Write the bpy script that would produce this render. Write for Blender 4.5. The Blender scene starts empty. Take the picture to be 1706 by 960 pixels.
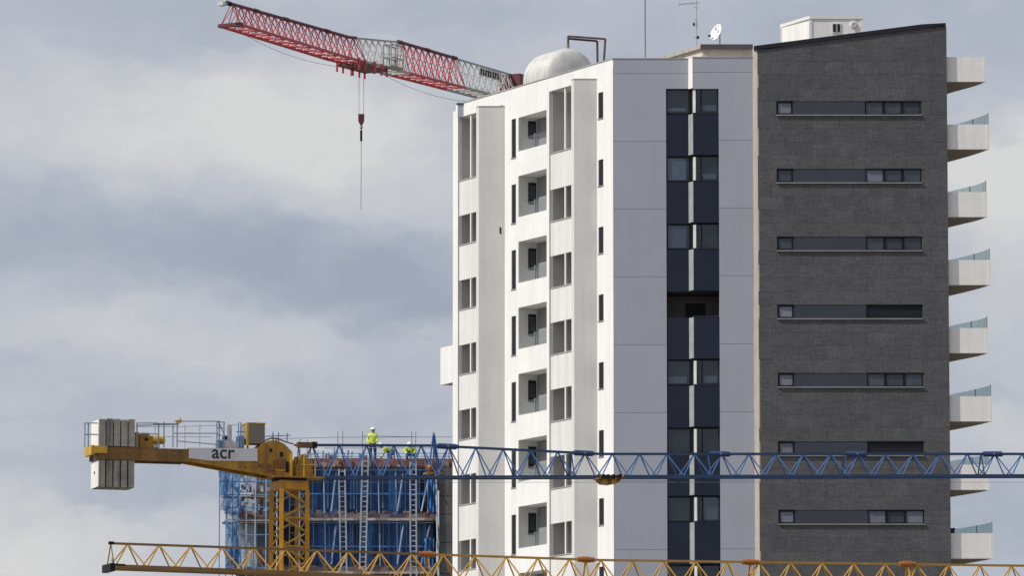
import bpy, math, random
from mathutils import Vector, Matrix
random.seed(11)
sc = bpy.context.scene
col = sc.collection

# ------------------------------------------------------------------ camera
FPX, IW, IH = 10500.0, 1706.0, 960.0
TILT = math.atan(1310.0 / FPX)
CAM = Vector((0.0, -278.0, 3.0))
FWD = Vector((0, math.cos(TILT), math.sin(TILT)))
UPV = Vector((0, -math.sin(TILT), math.cos(TILT)))
cam_d = bpy.data.cameras.new('camera')
cam_d.sensor_width = 36.0
cam_d.lens = 36.0 * FPX / IW
cam_d.clip_start = 1.0
cam_d.clip_end = 20000.0
cam = bpy.data.objects.new('camera', cam_d)
cam.location = CAM
cam.rotation_euler = (math.radians(90) + TILT, 0, 0)
col.objects.link(cam)
sc.camera = cam

def ray(px, py):
    return FWD + Vector((1, 0, 0)) * ((px - IW / 2) / FPX) + UPV * ((IH / 2 - py) / FPX)
def at(px, py, Y):
    r = ray(px, py)
    return CAM + r * ((Y - CAM.y) / r.y)
def on(px, py, P, u):
    r = ray(px, py)
    n = Vector((-u.y, u.x, 0))
    return CAM + r * (n.dot(P - CAM) / n.dot(r))

# ------------------------------------------------------------------ sun and sky
SUN_AZ = math.radians(20)      # in front of the facade plane, from the left
SUN_EL = math.radians(44)
sun_dir = Vector((-math.cos(SUN_AZ) * math.cos(SUN_EL), -math.sin(SUN_AZ) * math.cos(SUN_EL), math.sin(SUN_EL)))
sl = bpy.data.lights.new('sun', 'SUN')
sl.energy = 3.6
sl.angle = math.radians(0.6)
sl.color = (1.0, 0.955, 0.88)
sun = bpy.data.objects.new('sun', sl)
sun.rotation_euler = (-sun_dir).to_track_quat('-Z', 'Y').to_euler()
sun.location = (-60, -60, 120)
col.objects.link(sun)

sc.view_settings.view_transform = 'Standard'
sc.view_settings.look = 'None'
sc.view_settings.exposure = 0.0
sc.view_settings.gamma = 1.0
sc.view_settings.use_curve_mapping = False

world = bpy.data.worlds.new('World')
sc.world = world
world.use_nodes = True
def make_sky():
    nt = world.node_tree
    nt.nodes.clear()
    N, L = nt.nodes.new, nt.links.new
    out = N('ShaderNodeOutputWorld')
    bg = N('ShaderNodeBackground')
    bg.inputs['Strength'].default_value = 0.1
    L(bg.outputs[0], out.inputs[0])
    sky = N('ShaderNodeTexSky')
    sky.sky_type = 'NISHITA'
    sky.sun_disc = False
    sky.sun_elevation = SUN_EL
    sky.sun_rotation = math.atan2(sun_dir.x, sun_dir.y)
    sky.dust_density = 2.0
    tc = N('ShaderNodeTexCoord')
    def noise(scale, detail, rough, stretch, src):
        mp = N('ShaderNodeMapping')
        mp.inputs['Scale'].default_value = stretch
        L(src, mp.inputs['Vector'])
        n = N('ShaderNodeTexNoise')
        n.inputs['Scale'].default_value = scale
        n.inputs['Detail'].default_value = detail
        n.inputs['Roughness'].default_value = rough
        L(mp.outputs[0], n.inputs['Vector'])
        return n
    def vm(op, a, b):
        n = N('ShaderNodeVectorMath'); n.operation = op
        for i, x in enumerate((a, b)):
            if x is None: continue
            if hasattr(x, 'links') or hasattr(x, 'is_linked'): L(x, n.inputs[i])
            else: n.inputs[i].default_value = x
        return n
    def mt(op, a, b):
        n = N('ShaderNodeMath'); n.operation = op
        for i, x in enumerate((a, b)):
            if hasattr(x, 'is_linked'): L(x, n.inputs[i])
            else: n.inputs[i].default_value = x
        return n.outputs[0]
    gen = tc.outputs['Generated']
    dn = noise(46, 8, 0.6, (1, 1, 1.7), gen)
    off = vm('SUBTRACT', dn.outputs['Color'], (0.5, 0.5, 0.5)).outputs[0]
    sc_ = N('ShaderNodeVectorMath'); sc_.operation = 'SCALE'
    L(off, sc_.inputs[0]); sc_.inputs['Scale'].default_value = 0.022
    dirv = vm('ADD', gen, sc_.outputs[0]).outputs[0]
    total = None
    blobs = [(500, 215, 330, 150, .95), (120, 170, 220, 120, .55), (60, 905, 330, 110, .85), (1720, 300, 190, 140, 1.0),
             (250, 560, 420, 75, .42), (520, 640, 380, 70, .12), (1690, 560, 200, 110, .35), (760, 300, 120, 90, .3), (1640, 720, 150, 60, .55),
             (230, 30, 330, 75, -.35), (760, 25, 420, 75, -.55), (560, 440, 380, 95, -1.0), (690, 500, 180, 60, -.35), (130, 385, 330, 110, -.75),
             (1500, 20, 420, 90, -.5), (300, 800, 280, 70, -.5), (650, 690, 200, 50, -.25), (1680, 880, 220, 80, -.45), (1690, 120, 120, 70, -.2)]
    for cx, cy, rx, ry, amp in blobs:
        c = ray(cx, cy).normalized()
        d = vm('SUBTRACT', dirv, tuple(c)).outputs[0]
        d = vm('MULTIPLY', d, (FPX / rx, 8.0, FPX / ry)).outputs[0]
        ln = N('ShaderNodeVectorMath'); ln.operation = 'LENGTH'; L(d, ln.inputs[0])
        mr = N('ShaderNodeMapRange'); mr.interpolation_type = 'SMOOTHERSTEP'
        L(ln.outputs['Value'], mr.inputs['Value'])
        mr.inputs['From Min'].default_value = 0.0; mr.inputs['From Max'].default_value = 1.35
        mr.inputs['To Min'].default_value = amp; mr.inputs['To Max'].default_value = 0.0
        total = mr.outputs[0] if total is None else mt('ADD', total, mr.outputs[0])
    n1 = noise(22, 7, 0.55, (1, 1, 2.4), dirv)
    n2 = noise(75, 9, 0.6, (1, 1, 1.6), dirv)
    a = mt('MULTIPLY', mt('SUBTRACT', n1.outputs['Fac'], .5), 1.7)
    b = mt('MULTIPLY', mt('SUBTRACT', n2.outputs['Fac'], .5), .8)
    total = mt('ADD', total, mt('ADD', a, b))
    fac = mt('ADD', mt('MULTIPLY', total, .5), .5)
    rp = N('ShaderNodeValToRGB')
    L(fac, rp.inputs[0])
    e = rp.color_ramp.elements
    e[0].position = 0.0; e[0].color = (.350, .395, .485, 1)
    e[1].position = 1.0; e[1].color = (.70, .695, .69, 1)
    m = rp.color_ramp.elements.new(0.5); m.color = (.495, .522, .590, 1)
    m = rp.color_ramp.elements.new(0.78); m.color = (.60, .61, .635, 1)
    up10 = vm('MULTIPLY', rp.outputs['Color'], (10, 10, 10)).outputs[0]
    mx = N('ShaderNodeMix'); mx.data_type = 'RGBA'
    mx.inputs[0].default_value = 0.93
    L(sky.outputs[0], mx.inputs[6]); L(up10, mx.inputs[7])
    L(mx.outputs[2], bg.inputs['Color'])
make_sky()

# ------------------------------------------------------------------ materials
MATS = {}
def mat(name, c, rough=.6, metal=0., var=.12, scale=2.0, stretch=(1, 1, 1), fine=.06, bump=0., obj=.0, spec=.5, streak=0., weave=0.):
    m = bpy.data.materials.new(name); m.use_nodes = True
    nt = m.node_tree; N, L = nt.nodes.new, nt.links.new
    b = nt.nodes['Principled BSDF']
    b.inputs['Roughness'].default_value = rough
    b.inputs['Metallic'].default_value = metal
    b.inputs['Specular IOR Level'].default_value = spec
    geo = N('ShaderNodeNewGeometry')
    def ns(s, st, det=6):
        mp = N('ShaderNodeMapping'); mp.inputs['Scale'].default_value = st
        L(geo.outputs['Position'], mp.inputs['Vector'])
        n = N('ShaderNodeTexNoise'); n.inputs['Scale'].default_value = s; n.inputs['Detail'].default_value = det
        L(mp.outputs[0], n.inputs['Vector'])
        return n.outputs['Fac']
    def rng(v, lo, hi, a=.3, z=.7):
        r = N('ShaderNodeMapRange'); L(v, r.inputs['Value'])
        r.inputs['From Min'].default_value = a; r.inputs['From Max'].default_value = z
        r.inputs['To Min'].default_value = lo; r.inputs['To Max'].default_value = hi
        return r.outputs[0]
    def mul(a, c2):
        q = N('ShaderNodeMath'); q.operation = 'MULTIPLY'; L(a, q.inputs[0]); L(c2, q.inputs[1]); return q.outputs[0]
    big = ns(scale, stretch)
    f = rng(big, 1 - var, 1 + var)
    fn = ns(scale * 9, stretch)
    if fine: f = mul(f, rng(fn, 1 - fine, 1 + fine))
    if streak:
        st = ns(2.2, (1.6, 1.6, .07), 8)
        f = mul(f, rng(st, 1 - streak, 1.0, .34, .56))
    if weave:
        f = mul(f, rng(ns(5.0, (.35, 1, 4.0), 5), 1 - weave, 1 + weave))
        f = mul(f, rng(ns(5.0, (3.5, 1, .4), 5), 1 - weave * .7, 1 + weave * .7))
        f = mul(f, rng(ns(14.0, (1, 1, 1), 3), 1 - weave * .6, 1 + weave * .9))
    if obj:
        oi = N('ShaderNodeObjectInfo'); f = mul(f, rng(oi.outputs['Random'], 1 - obj, 1 + obj, 0, 1))
    sclr = N('ShaderNodeVectorMath'); sclr.operation = 'SCALE'
    sclr.inputs[0].default_value = c
    L(f, sclr.inputs['Scale'])
    L(sclr.outputs[0], b.inputs['Base Color'])
    if bump:
        bp = N('ShaderNodeBump'); bp.inputs['Strength'].default_value = bump; bp.inputs['Distance'].default_value = .02
        L(fn, bp.inputs['Height']); L(bp.outputs[0], b.inputs['Normal'])
    MATS[name] = m
    return m
def glassy(name, tint, clear, refl=.5, rough=.04):
    m = bpy.data.materials.new(name); m.use_nodes = True
    nt = m.node_tree; nt.nodes.clear(); N, L = nt.nodes.new, nt.links.new
    out = N('ShaderNodeOutputMaterial')
    tr = N('ShaderNodeBsdfTransparent'); tr.inputs[0].default_value = (*tint, 1)
    gl = N('ShaderNodeBsdfGlossy'); gl.inputs[0].default_value = (.85, .9, .92, 1); gl.inputs['Roughness'].default_value = rough
    df = N('ShaderNodeBsdfDiffuse'); df.inputs[0].default_value = (tint[0] * .4, tint[1] * .4, tint[2] * .4, 1)
    lw = N('ShaderNodeLayerWeight'); lw.inputs[0].default_value = .5
    pw = N('ShaderNodeMath'); pw.operation = 'POWER'; L(lw.outputs['Facing'], pw.inputs[0]); pw.inputs[1].default_value = 4.0
    fr = N('ShaderNodeMath'); fr.operation = 'MULTIPLY_ADD'; L(pw.outputs[0], fr.inputs[0]); fr.inputs[1].default_value = refl; fr.inputs[2].default_value = .04
    m1 = N('ShaderNodeMixShader'); m1.inputs[0].default_value = clear
    L(df.outputs[0], m1.inputs[1]); L(tr.outputs[0], m1.inputs[2])
    m2 = N('ShaderNodeMixShader'); L(fr.outputs[0], m2.inputs[0]); L(m1.outputs[0], m2.inputs[1]); L(gl.outputs[0], m2.inputs[2])
    L(m2.outputs[0], out.inputs[0])
    MATS[name] = m
def netting(name, c, lo, hi):
    m = bpy.data.materials.new(name); m.use_nodes = True
    nt = m.node_tree; nt.nodes.clear(); N, L = nt.nodes.new, nt.links.new
    out = N('ShaderNodeOutputMaterial')
    tr = N('ShaderNodeBsdfTransparent'); df = N('ShaderNodeBsdfDiffuse'); tl = N('ShaderNodeBsdfTranslucent')
    geo = N('ShaderNodeNewGeometry')
    mp = N('ShaderNodeMapping'); mp.inputs['Scale'].default_value = (3, 3, 1.2); L(geo.outputs['Position'], mp.inputs[0])
    n = N('ShaderNodeTexNoise'); n.inputs['Scale'].default_value = 2.2; n.inputs['Detail'].default_value = 6; L(mp.outputs[0], n.inputs[0])
    r = N('ShaderNodeMapRange'); L(n.outputs['Fac'], r.inputs[0]); r.inputs[1].default_value = .35; r.inputs[2].default_value = .65
    r.inputs[3].default_value = lo; r.inputs[4].default_value = hi
    df.inputs[0].default_value = (*c, 1); tl.inputs[0].default_value = (*c, 1)
    a = N('ShaderNodeMixShader'); a.inputs[0].default_value = .35; L(df.outputs[0], a.inputs[1]); L(tl.outputs[0], a.inputs[2])
    b = N('ShaderNodeMixShader'); L(r.outputs[0], b.inputs[0]); L(a.outputs[0], b.inputs[1]); L(tr.outputs[0], b.inputs[2])
    L(b.outputs[0], out.inputs[0])
    MATS[name] = m

mat('white_render', (.80, .795, .785), .75, var=.035, scale=.6, fine=.02, streak=.06)
mat('fin_render_shaded', (.66, .655, .64), .75, var=.04, scale=.5, fine=.02, streak=.06)  # the wall's white render, darkened so the colour carries the fins' shade
mat('parapet_white', (.72, .715, .70), .7, var=.03, fine=.02, streak=.10, obj=.02)
mat('planter_dark', (.03, .035, .03), .7)
mat('grey_panel', (.368, .390, .455), .45, var=.035, scale=.5, fine=.012, obj=.03, streak=.03)
mat('beige_stone', (.42, .375, .335), .7, var=.08, streak=.15)
mat('joint_dark', (.06, .06, .065), .9)
mat('dark_tile', (.095, .0955, .101), .85, var=.10, scale=1.6, stretch=(1.0, 1, 1.3), fine=.26, bump=.4, obj=.08, spec=.3, weave=.15, streak=.05)
mat('navy_panel', (.011, .017, .036), .45, spec=.3, var=.12, scale=1.0, fine=.04, obj=.06)
mat('slate_panel', (.036, .041, .060), .5, var=.08, obj=.08)
mat('frame_dark', (.010, .011, .015), .6, spec=.25)
mat('shutter_dark', (.014, .015, .021), .5, obj=.05, spec=.25)
mat('room_dark', (.022, .023, .026), .8)
mat('blind_grey', (.30, .32, .35), .6, obj=.12)
mat('blind_pale', (.17, .175, .23), .6, obj=.16)
mat('pane_grey', (.045, .055, .075), .2, obj=.25, var=.3, scale=1.5)
mat('sill_metal', (.30, .295, .295), .5, metal=.2)
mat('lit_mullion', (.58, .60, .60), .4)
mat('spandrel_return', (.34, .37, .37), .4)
mat('coping_navy', (.014, .015, .024), .6, spec=.3)
mat('coping_grey', (.36, .36, .36), .6)
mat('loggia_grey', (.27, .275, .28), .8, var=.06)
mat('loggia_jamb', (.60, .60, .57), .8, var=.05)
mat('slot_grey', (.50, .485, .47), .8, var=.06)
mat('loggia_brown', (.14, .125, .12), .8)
mat('roof_deck', (.30, .29, .28), .9)
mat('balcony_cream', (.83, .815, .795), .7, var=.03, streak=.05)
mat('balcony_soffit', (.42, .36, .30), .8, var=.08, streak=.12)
mat('cream_render', (.66, .60, .52), .75, var=.05, streak=.12)
mat('fascia_brown', (.085, .07, .075), .6)
mat('tank_white', (.64, .63, .605), .5, var=.06, streak=.16)
mat('pipe_maroon', (.085, .03, .04), .5)
mat('pipe_slate', (.09, .05, .06), .5)
mat('blind_mid', (.19, .20, .225), .6, obj=.15)
mat('steel_grey', (.33, .34, .36), .45, metal=.3)
mat('aerial_grey', (.42, .43, .45), .4, metal=.3)
mat('dish_white', (.80, .80, .79), .4)
mat('cabin_white', (.74, .73, .71), .55, var=.03, streak=.05)
mat('cabin_wall', (.79, .785, .77), .6, var=.04, streak=.1)
mat('black_paint', (.02, .02, .022), .5)
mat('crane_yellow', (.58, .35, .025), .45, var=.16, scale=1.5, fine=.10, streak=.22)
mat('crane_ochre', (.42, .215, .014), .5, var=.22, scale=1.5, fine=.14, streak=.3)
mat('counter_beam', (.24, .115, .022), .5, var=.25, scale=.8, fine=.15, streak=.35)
mat('sunlit_white', (.80, .78, .74), .6, var=.04, streak=.1)  # whitened colour standing in for sun on the counterweight end
mat('mast_orange', (.56, .26, .016), .5, var=.2, fine=.1, streak=.25)
mat('crane_rust', (.21, .085, .03), .6, var=.2, fine=.12, streak=.2)
mat('jib_yellow', (.52, .29, .05), .5, var=.14, fine=.08)
mat('jib_brown', (.26, .14, .045), .55, var=.2, fine=.1)
mat('sleeve_orange', (.34, .12, .022), .5, var=.15)
mat('jib_blue', (.050, .135, .33), .4, var=.2, fine=.1)
mat('jib_blue_dark', (.022, .055, .15), .45, var=.15)
mat('crane_red', (.52, .06, .07), .5, var=.2, fine=.1)
mat('crane_darkred', (.11, .018, .025), .5, var=.2)
mat('crane_white', (.56, .56, .53), .5, var=.08)
mat('crane_greyline', (.36, .36, .345), .5)
mat('concrete_weight', (.34, .315, .275), .85, var=.22, scale=1.6, fine=.14, obj=.12, streak=.5, bump=.3)
mat('sign_white', (.62, .62, .66), .5, var=.03)
mat('cabinet_brown', (.235, .205, .17), .6, var=.08)
mat('machine_white', (.55, .58, .62), .5, var=.1)
mat('machine_blue', (.16, .26, .42), .5, var=.15)
mat('rail_grey', (.26, .29, .34), .5)
mat('cable_grey', (.23, .235, .24), .6)
mat('concrete_dark', (.115, .112, .118), .9, var=.25, scale=.7, fine=.14, streak=.25)
mat('slab_concrete', (.22, .165, .155), .9, var=.22, fine=.15, streak=.1)
mat('edge_pale', (.48, .42, .39), .85, var=.25, scale=3, fine=.15)
mat('formwork_red', (.20, .085, .085), .8, var=.35, scale=3, fine=.2, obj=.2)
mat('form_navy', (.022, .070, .22), .55, var=.4, scale=1.4, fine=.2, obj=.35)
mat('form_blue', (.05, .17, .42), .55, var=.35, fine=.2, obj=.3)
mat('form_dark', (.030, .032, .045), .7, var=.4, obj=.3)
mat('stud_pale', (.40, .48, .57), .5, obj=.3)
mat('rail_blue', (.08, .25, .55), .5)
mat('ladder_pale', (.36, .41, .45), .5, var=.15)
mat('timber', (.36, .25, .17), .8, var=.25, obj=.3)
mat('tarp_white', (.62, .63, .66), .7, var=.15, streak=.2)
mat('tarp_bluegrey', (.12, .15, .20), .7, var=.2)
mat('hivis', (.62, .80, .07), .7, var=.1)
mat('trousers', (.03, .04, .07), .8)
mat('skin', (.42, .26, .19), .6)
mat('helmet', (.82, .82, .80), .35)
mat('hair', (.03, .02, .015), .7)
mat('ground_earth', (.17, .155, .13), .95, var=.2, scale=.05, fine=.2)
glassy('window_glass', (.72, .78, .84), .985, .35)
glassy('loggia_glass', (.90, .915, .91), .95, .25)
netting('net_veil', (.05, .16, .44), .62, .94)
glassy('rail_glass', (.80, .88, .88), .93, .4)
netting('net_blue', (.11, .29, .56), .04, .50)
netting('net_pale', (.50, .60, .72), .10, .60)

# ------------------------------------------------------------------ mesh helpers
class MB:
    def __init__(s): s.v = []; s.f = []
    def hexa(s, p):          # p[0..3] bottom loop, p[4..7] top loop
        i = len(s.v); s.v += [Vector(q) for q in p]
        for q in ((3, 2, 1, 0), (4, 5, 6, 7), (0, 1, 5, 4), (1, 2, 6, 5), (2, 3, 7, 6), (3, 0, 4, 7)):
            s.f.append(tuple(i + k for k in q))
        return s
    def quad(s, a, b, c, d):
        i = len(s.v); s.v += [Vector(a), Vector(b), Vector(c), Vector(d)]; s.f.append((i, i + 1, i + 2, i + 3)); return s
    def box(s, x0, x1, y0, y1, z0, z1):
        return s.hexa([(x0, y0, z0), (x1, y0, z0), (x1, y1, z0), (x0, y1, z0), (x0, y0, z1), (x1, y0, z1), (x1, y1, z1), (x0, y1, z1)])
    def prism(s, poly, ext):
        i = len(s.v); n = len(poly); ext = Vector(ext)
        s.v += [Vector(p) for p in poly] + [Vector(p) + ext for p in poly]
        s.f.append(tuple(i + k for k in reversed(range(n)))); s.f.append(tuple(i + n + k for k in range(n)))
        for k in range(n): s.f.append((i + k, i + (k + 1) % n, i + n + (k + 1) % n, i + n + k))
        return s
    def tube(s, p, q, r, n=6, r2=None, sq=False):
        p, q = Vector(p), Vector(q); d = (q - p)
        if d.length < 1e-6: return s
        d.normalize(); r2 = r if r2 is None else r2
        a = d.cross(Vector((0, 0, 1)) if abs(d.z) < .95 else Vector((0, 1, 0))).normalized(); b = d.cross(a)
        if sq: n = 4
        o = math.pi / n if sq else 0
        i = len(s.v)
        for c, rr in ((p, r), (q, r2)):
            for k in range(n):
                t = 2 * math.pi * k / n + o
                s.v.append(c + (a * math.cos(t) + b * math.sin(t)) * rr * (1.414 if sq else 1))
        s.f.append(tuple(i + k for k in range(n))); s.f.append(tuple(i + n + k for k in reversed(range(n))))
        for k in range(n): s.f.append((i + k, i + n + k, i + n + (k + 1) % n, i + (k + 1) % n))
        return s
    def path(s, pts, r, n=6):
        for a, b in zip(pts[:-1], pts[1:]): s.tube(a, b, r, n)
        return s
    def lathe(s, c, axis, prof, n=24, ref=None):   # prof: (distance along axis, radius)
        axis = Vector(axis).normalized(); a = axis.cross(Vector((0, 0, 1)) if abs(axis.z) < .9 else Vector((1, 0, 0))).normalized(); b = axis.cross(a)
        i = len(s.v)
        for t, r in prof:
            for k in range(n):
                w = 2 * math.pi * k / n
                s.v.append(Vector(c) + axis * t + (a * math.cos(w) + b * math.sin(w)) * r)
        m = len(prof)
        for j in range(m - 1):
            for k in range(n):
                s.f.append((i + j * n + k, i + j * n + (k + 1) % n, i + (j + 1) * n + (k + 1) % n, i + (j + 1) * n + k))
        s.f.append(tuple(i + k for k in reversed(range(n)))); s.f.append(tuple(i + (m - 1) * n + k for k in range(n)))
        return s
    def ball(s, c, rx, ry, rz, nu=10, nv=7, half=False):
        prof = []
        i = len(s.v); c = Vector(c)
        v0 = 0 if half else -math.pi / 2
        for j in range(nv + 1):
            th = v0 + (math.pi / 2 - v0) * j / nv
            th = max(-1.5, min(1.5, th))
            for k in range(nu):
                w = 2 * math.pi * k / nu
                s.v.append(c + Vector((rx * math.cos(th) * math.cos(w), ry * math.cos(th) * math.sin(w), rz * math.sin(th))))
        for j in range(nv):
            for k in range(nu):
                s.f.append((i + j * nu + k, i + j * nu + (k + 1) % nu, i + (j + 1) * nu + (k + 1) % nu, i + (j + 1) * nu + k))
        s.f.append(tuple(i + k for k in reversed(range(nu)))); s.f.append(tuple(i + nv * nu + k for k in range(nu)))
        return s
    def build(s, name, material, parent=None, smooth=False):
        off = wloc(parent) if parent else Vector((0, 0, 0))
        me = bpy.data.meshes.new(name)
        me.from_pydata([tuple(v - off) for v in s.v], [], s.f)
        me.materials.append(MATS[material])
        if smooth:
            me.polygons.foreach_set('use_smooth', [True] * len(me.polygons))
        me.update()
        o = bpy.data.objects.new(name, me)
        col.objects.link(o)
        if parent: o.parent = parent
        return o
def wloc(o):
    l = Vector((0, 0, 0))
    while o: l += Vector(o.location); o = o.parent
    return l
def tag(o, label=None, cat=None, group=None, kind=None):
    if label: o['label'] = label
    if cat: o['category'] = cat
    if group: o['group'] = group
    if kind: o['kind'] = kind
    return o
def thing(name, loc, label, cat, group=None):
    o = bpy.data.objects.new(name, None); o.empty_display_size = .5
    o.location = loc; col.objects.link(o)
    return tag(o, label, cat, group)
class FR:                                   # upright working plane: origin, along, outward
    def __init__(s, O, u, n): s.O = Vector((O[0], O[1], 0)); s.u = Vector(u); s.n = Vector(n)
    def p(s, a, z, b=0.): return s.O + s.u * a + s.n * b + Vector((0, 0, z))
    def s_(s, px, py=480): return (on(px, py, s.O, s.u) - s.O).dot(s.u)
    def z_(s, px, py): return on(px, py, s.O, s.u).z
    def sz(s, px, py):
        q = on(px, py, s.O, s.u); return (q - s.O).dot(s.u), q.z
    def box(s, mb, a0, a1, b0, b1, z0, z1):
        return mb.hexa([s.p(a0, z0, b1), s.p(a1, z0, b1), s.p(a1, z0, b0), s.p(a0, z0, b0), s.p(a0, z1, b1), s.p(a1, z1, b1), s.p(a1, z1, b0), s.p(a0, z1, b0)])

# ------------------------------------------------------------------ ground
g = MB(); n = 24; R = 9000
def gz(i): return -R + 2 * R * i / n
for i in range(n):
    for j in range(n):
        g.quad((gz(i), gz(j), 0), (gz(i + 1), gz(j), 0), (gz(i + 1), gz(j + 1), 0), (gz(i), gz(j + 1), 0))
tag(g.build('ground', 'ground_earth'), kind='structure')

# ------------------------------------------------------------------ apartment tower
PHI = math.radians(27.7)
DW = Vector((-math.sin(PHI), math.cos(PHI), 0))          # direction of the white side wall, going back
NW = Vector((-math.cos(PHI), -math.sin(PHI), 0))         # its outward normal
XF = Vector((1, 0, 0)); NF = Vector((0, -1, 0))
Y1 = -.353; Y2 = -.757
def X0(px, Y=0.): return at(px, 480, Y).x
FL = (at(1060, 235.3, 0).z - at(1060, 916.6, 0).z) / 6.0   # storey height
C0 = at(1022, 480, 0)
f0 = FR((0, 0), XF, NF); f1 = FR((0, Y1), XF, NF); f2 = FR((0, Y2), XF, NF)
fw = FR((C0.x, C0.y), DW, NW)
ZR = at(1022, 98, 0).z                                    # roof edge of the white volume
tower = thing('apartment_tower', (X0(1200), 4, 0), 'tall apartment tower with white side wall, grey front and charcoal tiled face', 'building')
NFL = 9
SEND = fw.s_(759)
ZB0 = 0.0

# --- white side wall pierced by openings
def pierced(fr, a0, a1, z0, z1, holes, name, m, thick=.02):
    mb = MB()
    xs = sorted({a0, a1, *[h[0] for h in holes], *[h[1] for h in holes]})
    for i in range(len(xs) - 1):
        xa, xb = xs[i], xs[i + 1]
        xm = (xa + xb) / 2
        cuts = sorted([(h[2], h[3]) for h in holes if h[0] < xm < h[1]])
        z = z0
        for c in cuts + [(z1, z1)]:
            if c[0] > z + 1e-4:
                mb.quad(fr.p(xa, z), fr.p(xa, c[0]), fr.p(xb, c[0]), fr.p(xb, z))
            z = c[1]
    for h in holes:
        x_, y_, p_, q_, d = h[:5]
        for A, B in (((x_, p_), (y_, p_)), ((y_, p_), (y_, q_)), ((y_, q_), (x_, q_)), ((x_, q_), (x_, p_))):
            mb.quad(fr.p(*A), fr.p(*B), fr.p(B[0], B[1], -d), fr.p(A[0], A[1], -d))
    return mb.build(name, m, tower)
holes = []; narrow = []; loggia = []
for k in range(NFL):
    a, b = fw.s_(1005.5), fw.s_(997.2)
    zt = fw.z_(1005, 152.3) - k * FL; zb = fw.z_(997.3, 198) - k * FL
    holes.append((a, b, zb, zt, .10)); narrow.append(holes[-1])
    a, b = fw.s_(859.6), fw.s_(852.2)
    zt = fw.z_(856, 198) - k * FL; zb = fw.z_(856, 262.5) - k * FL
    holes.append((a, b, zb, zt, .10)); narrow.append(holes[-1])
    a, b = fw.s_(910.8), fw.s_(863.4)
    zt = (fw.z_(863.7, 196) if k == 0 else fw.z_(863.7, 293.4) - (k - 1) * FL); zb = fw.z_(863.7, 362) - (k - 1) * FL
    holes.append((a, b, zb, zt, 1.0)); loggia.append(holes[-1])
ZLOW = fw.z_(916, 371) - 9 * FL
slots = []
for (pl, pr, px0, pytop, pysill, py2top, py2sill, ppost) in ((915, 988, 916, 152, 257, 316.5, 371, 939.5), (762.8, 838, 763.5, 196, 302.5, 360, 410.3, 782)):
    a, b = fw.s_(pr), fw.s_(pl)
    zt = fw.z_(px0, pytop)
    holes.append((a, b, ZLOW, zt, 1.5)); slots.append((a, b, px0, zt, fw.z_(px0, pysill), fw.z_(px0, py2top), fw.z_(px0, py2sill), fw.s_(ppost)))
pierced(fw, 0, SEND, ZB0, ZR, holes, 'side_wall', 'white_render')
# coping
mb = MB(); fw.box(mb, -.02, SEND - fw.s_(759) + fw.s_(773), -.3, .03, ZR + .003, ZR + .05); mb.build('coping', 'coping_grey', tower)
# narrow windows
for (a, b, z0, z1, d) in narrow:
    m = MB(); fw.box(m, a + .005, b - .005, -.09, -.045, z0 + .005, z1 - .005); w = m.build('window', 'frame_dark', tower)
    m = MB(); fw.box(m, a + .05, b - .05, -.043, -.035, z0 + .06, z1 - .06); m.build('pane', 'pane_grey' if False else 'shutter_dark', w)
    m = MB(); fw.box(m, a - .02, b + .02, -.03, .035, z0 - .045, z0 + .002); m.build('sill', 'sill_metal', w)
# loggias
for k, (a, b, z0, z1, d) in enumerate(loggia):
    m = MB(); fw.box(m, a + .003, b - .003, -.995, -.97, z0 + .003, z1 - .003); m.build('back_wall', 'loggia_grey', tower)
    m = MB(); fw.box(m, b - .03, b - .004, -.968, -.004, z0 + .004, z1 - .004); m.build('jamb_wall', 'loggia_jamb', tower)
    h = z1 - z0
    m = MB(); fw.box(m, b - .06, b - .031, -.90, -.50, z0 + h * (.40 if k == 0 else .33) , z1 - h * .14 + (.1 if k == 0 else 0)); w = m.build('window', 'frame_dark', tower)
    m = MB(); fw.box(m, b - .07, b - .061, -.86, -.54, z0 + h * .45, z1 - h * .20 + (.08 if k == 0 else 0)); m.build('pane', 'pane_grey', w)
    m = MB(); fw.box(m, a + .02, b - .08, -.10, -.085, z0 + .03, z0 + .62); gl = m.build('glass_railing', 'loggia_glass', tower)
    m = MB(); s = a + (b - a) * .46
    fw.box(m, s, s + .05, -.12, -.06, z0, z0 + .66); m.build('post', 'sill_metal', gl)
# slots with recessed parapets
for (a, b, px0, zt, zs0, z2t, z2s, sp) in slots:
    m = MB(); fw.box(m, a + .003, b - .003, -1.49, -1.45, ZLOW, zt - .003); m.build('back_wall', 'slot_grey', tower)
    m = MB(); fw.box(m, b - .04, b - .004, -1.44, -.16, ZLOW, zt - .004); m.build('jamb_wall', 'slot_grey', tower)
    for k in range(NFL):
        top = (zs0 if k == 0 else z2s - (k - 1) * FL); bot = z2t - k * FL
        m = MB(); fw.box(m, a + .004, b - .045, -.16, -.05, bot, top); p = m.build('parapet', 'parapet_white', tower)
        m = MB(); fw.box(m, a + .02, b - .06, -.22, -.02, top + .002, top + .05); m.build('sill', 'coping_grey', p)
        ztop = zt if k == 0 else z2t - (k - 1) * FL
        m = MB(); fw.box(m, sp - .05, sp + .05, -.14, -.06, top + .052, ztop - .002); m.build('post', 'white_render', p)
        m = MB(); fw.box(m, a + .01, b - .05, -1.44, -.165, top - 1.1, top - .9); m.build('floor_slab', 'slot_grey', p)
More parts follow.
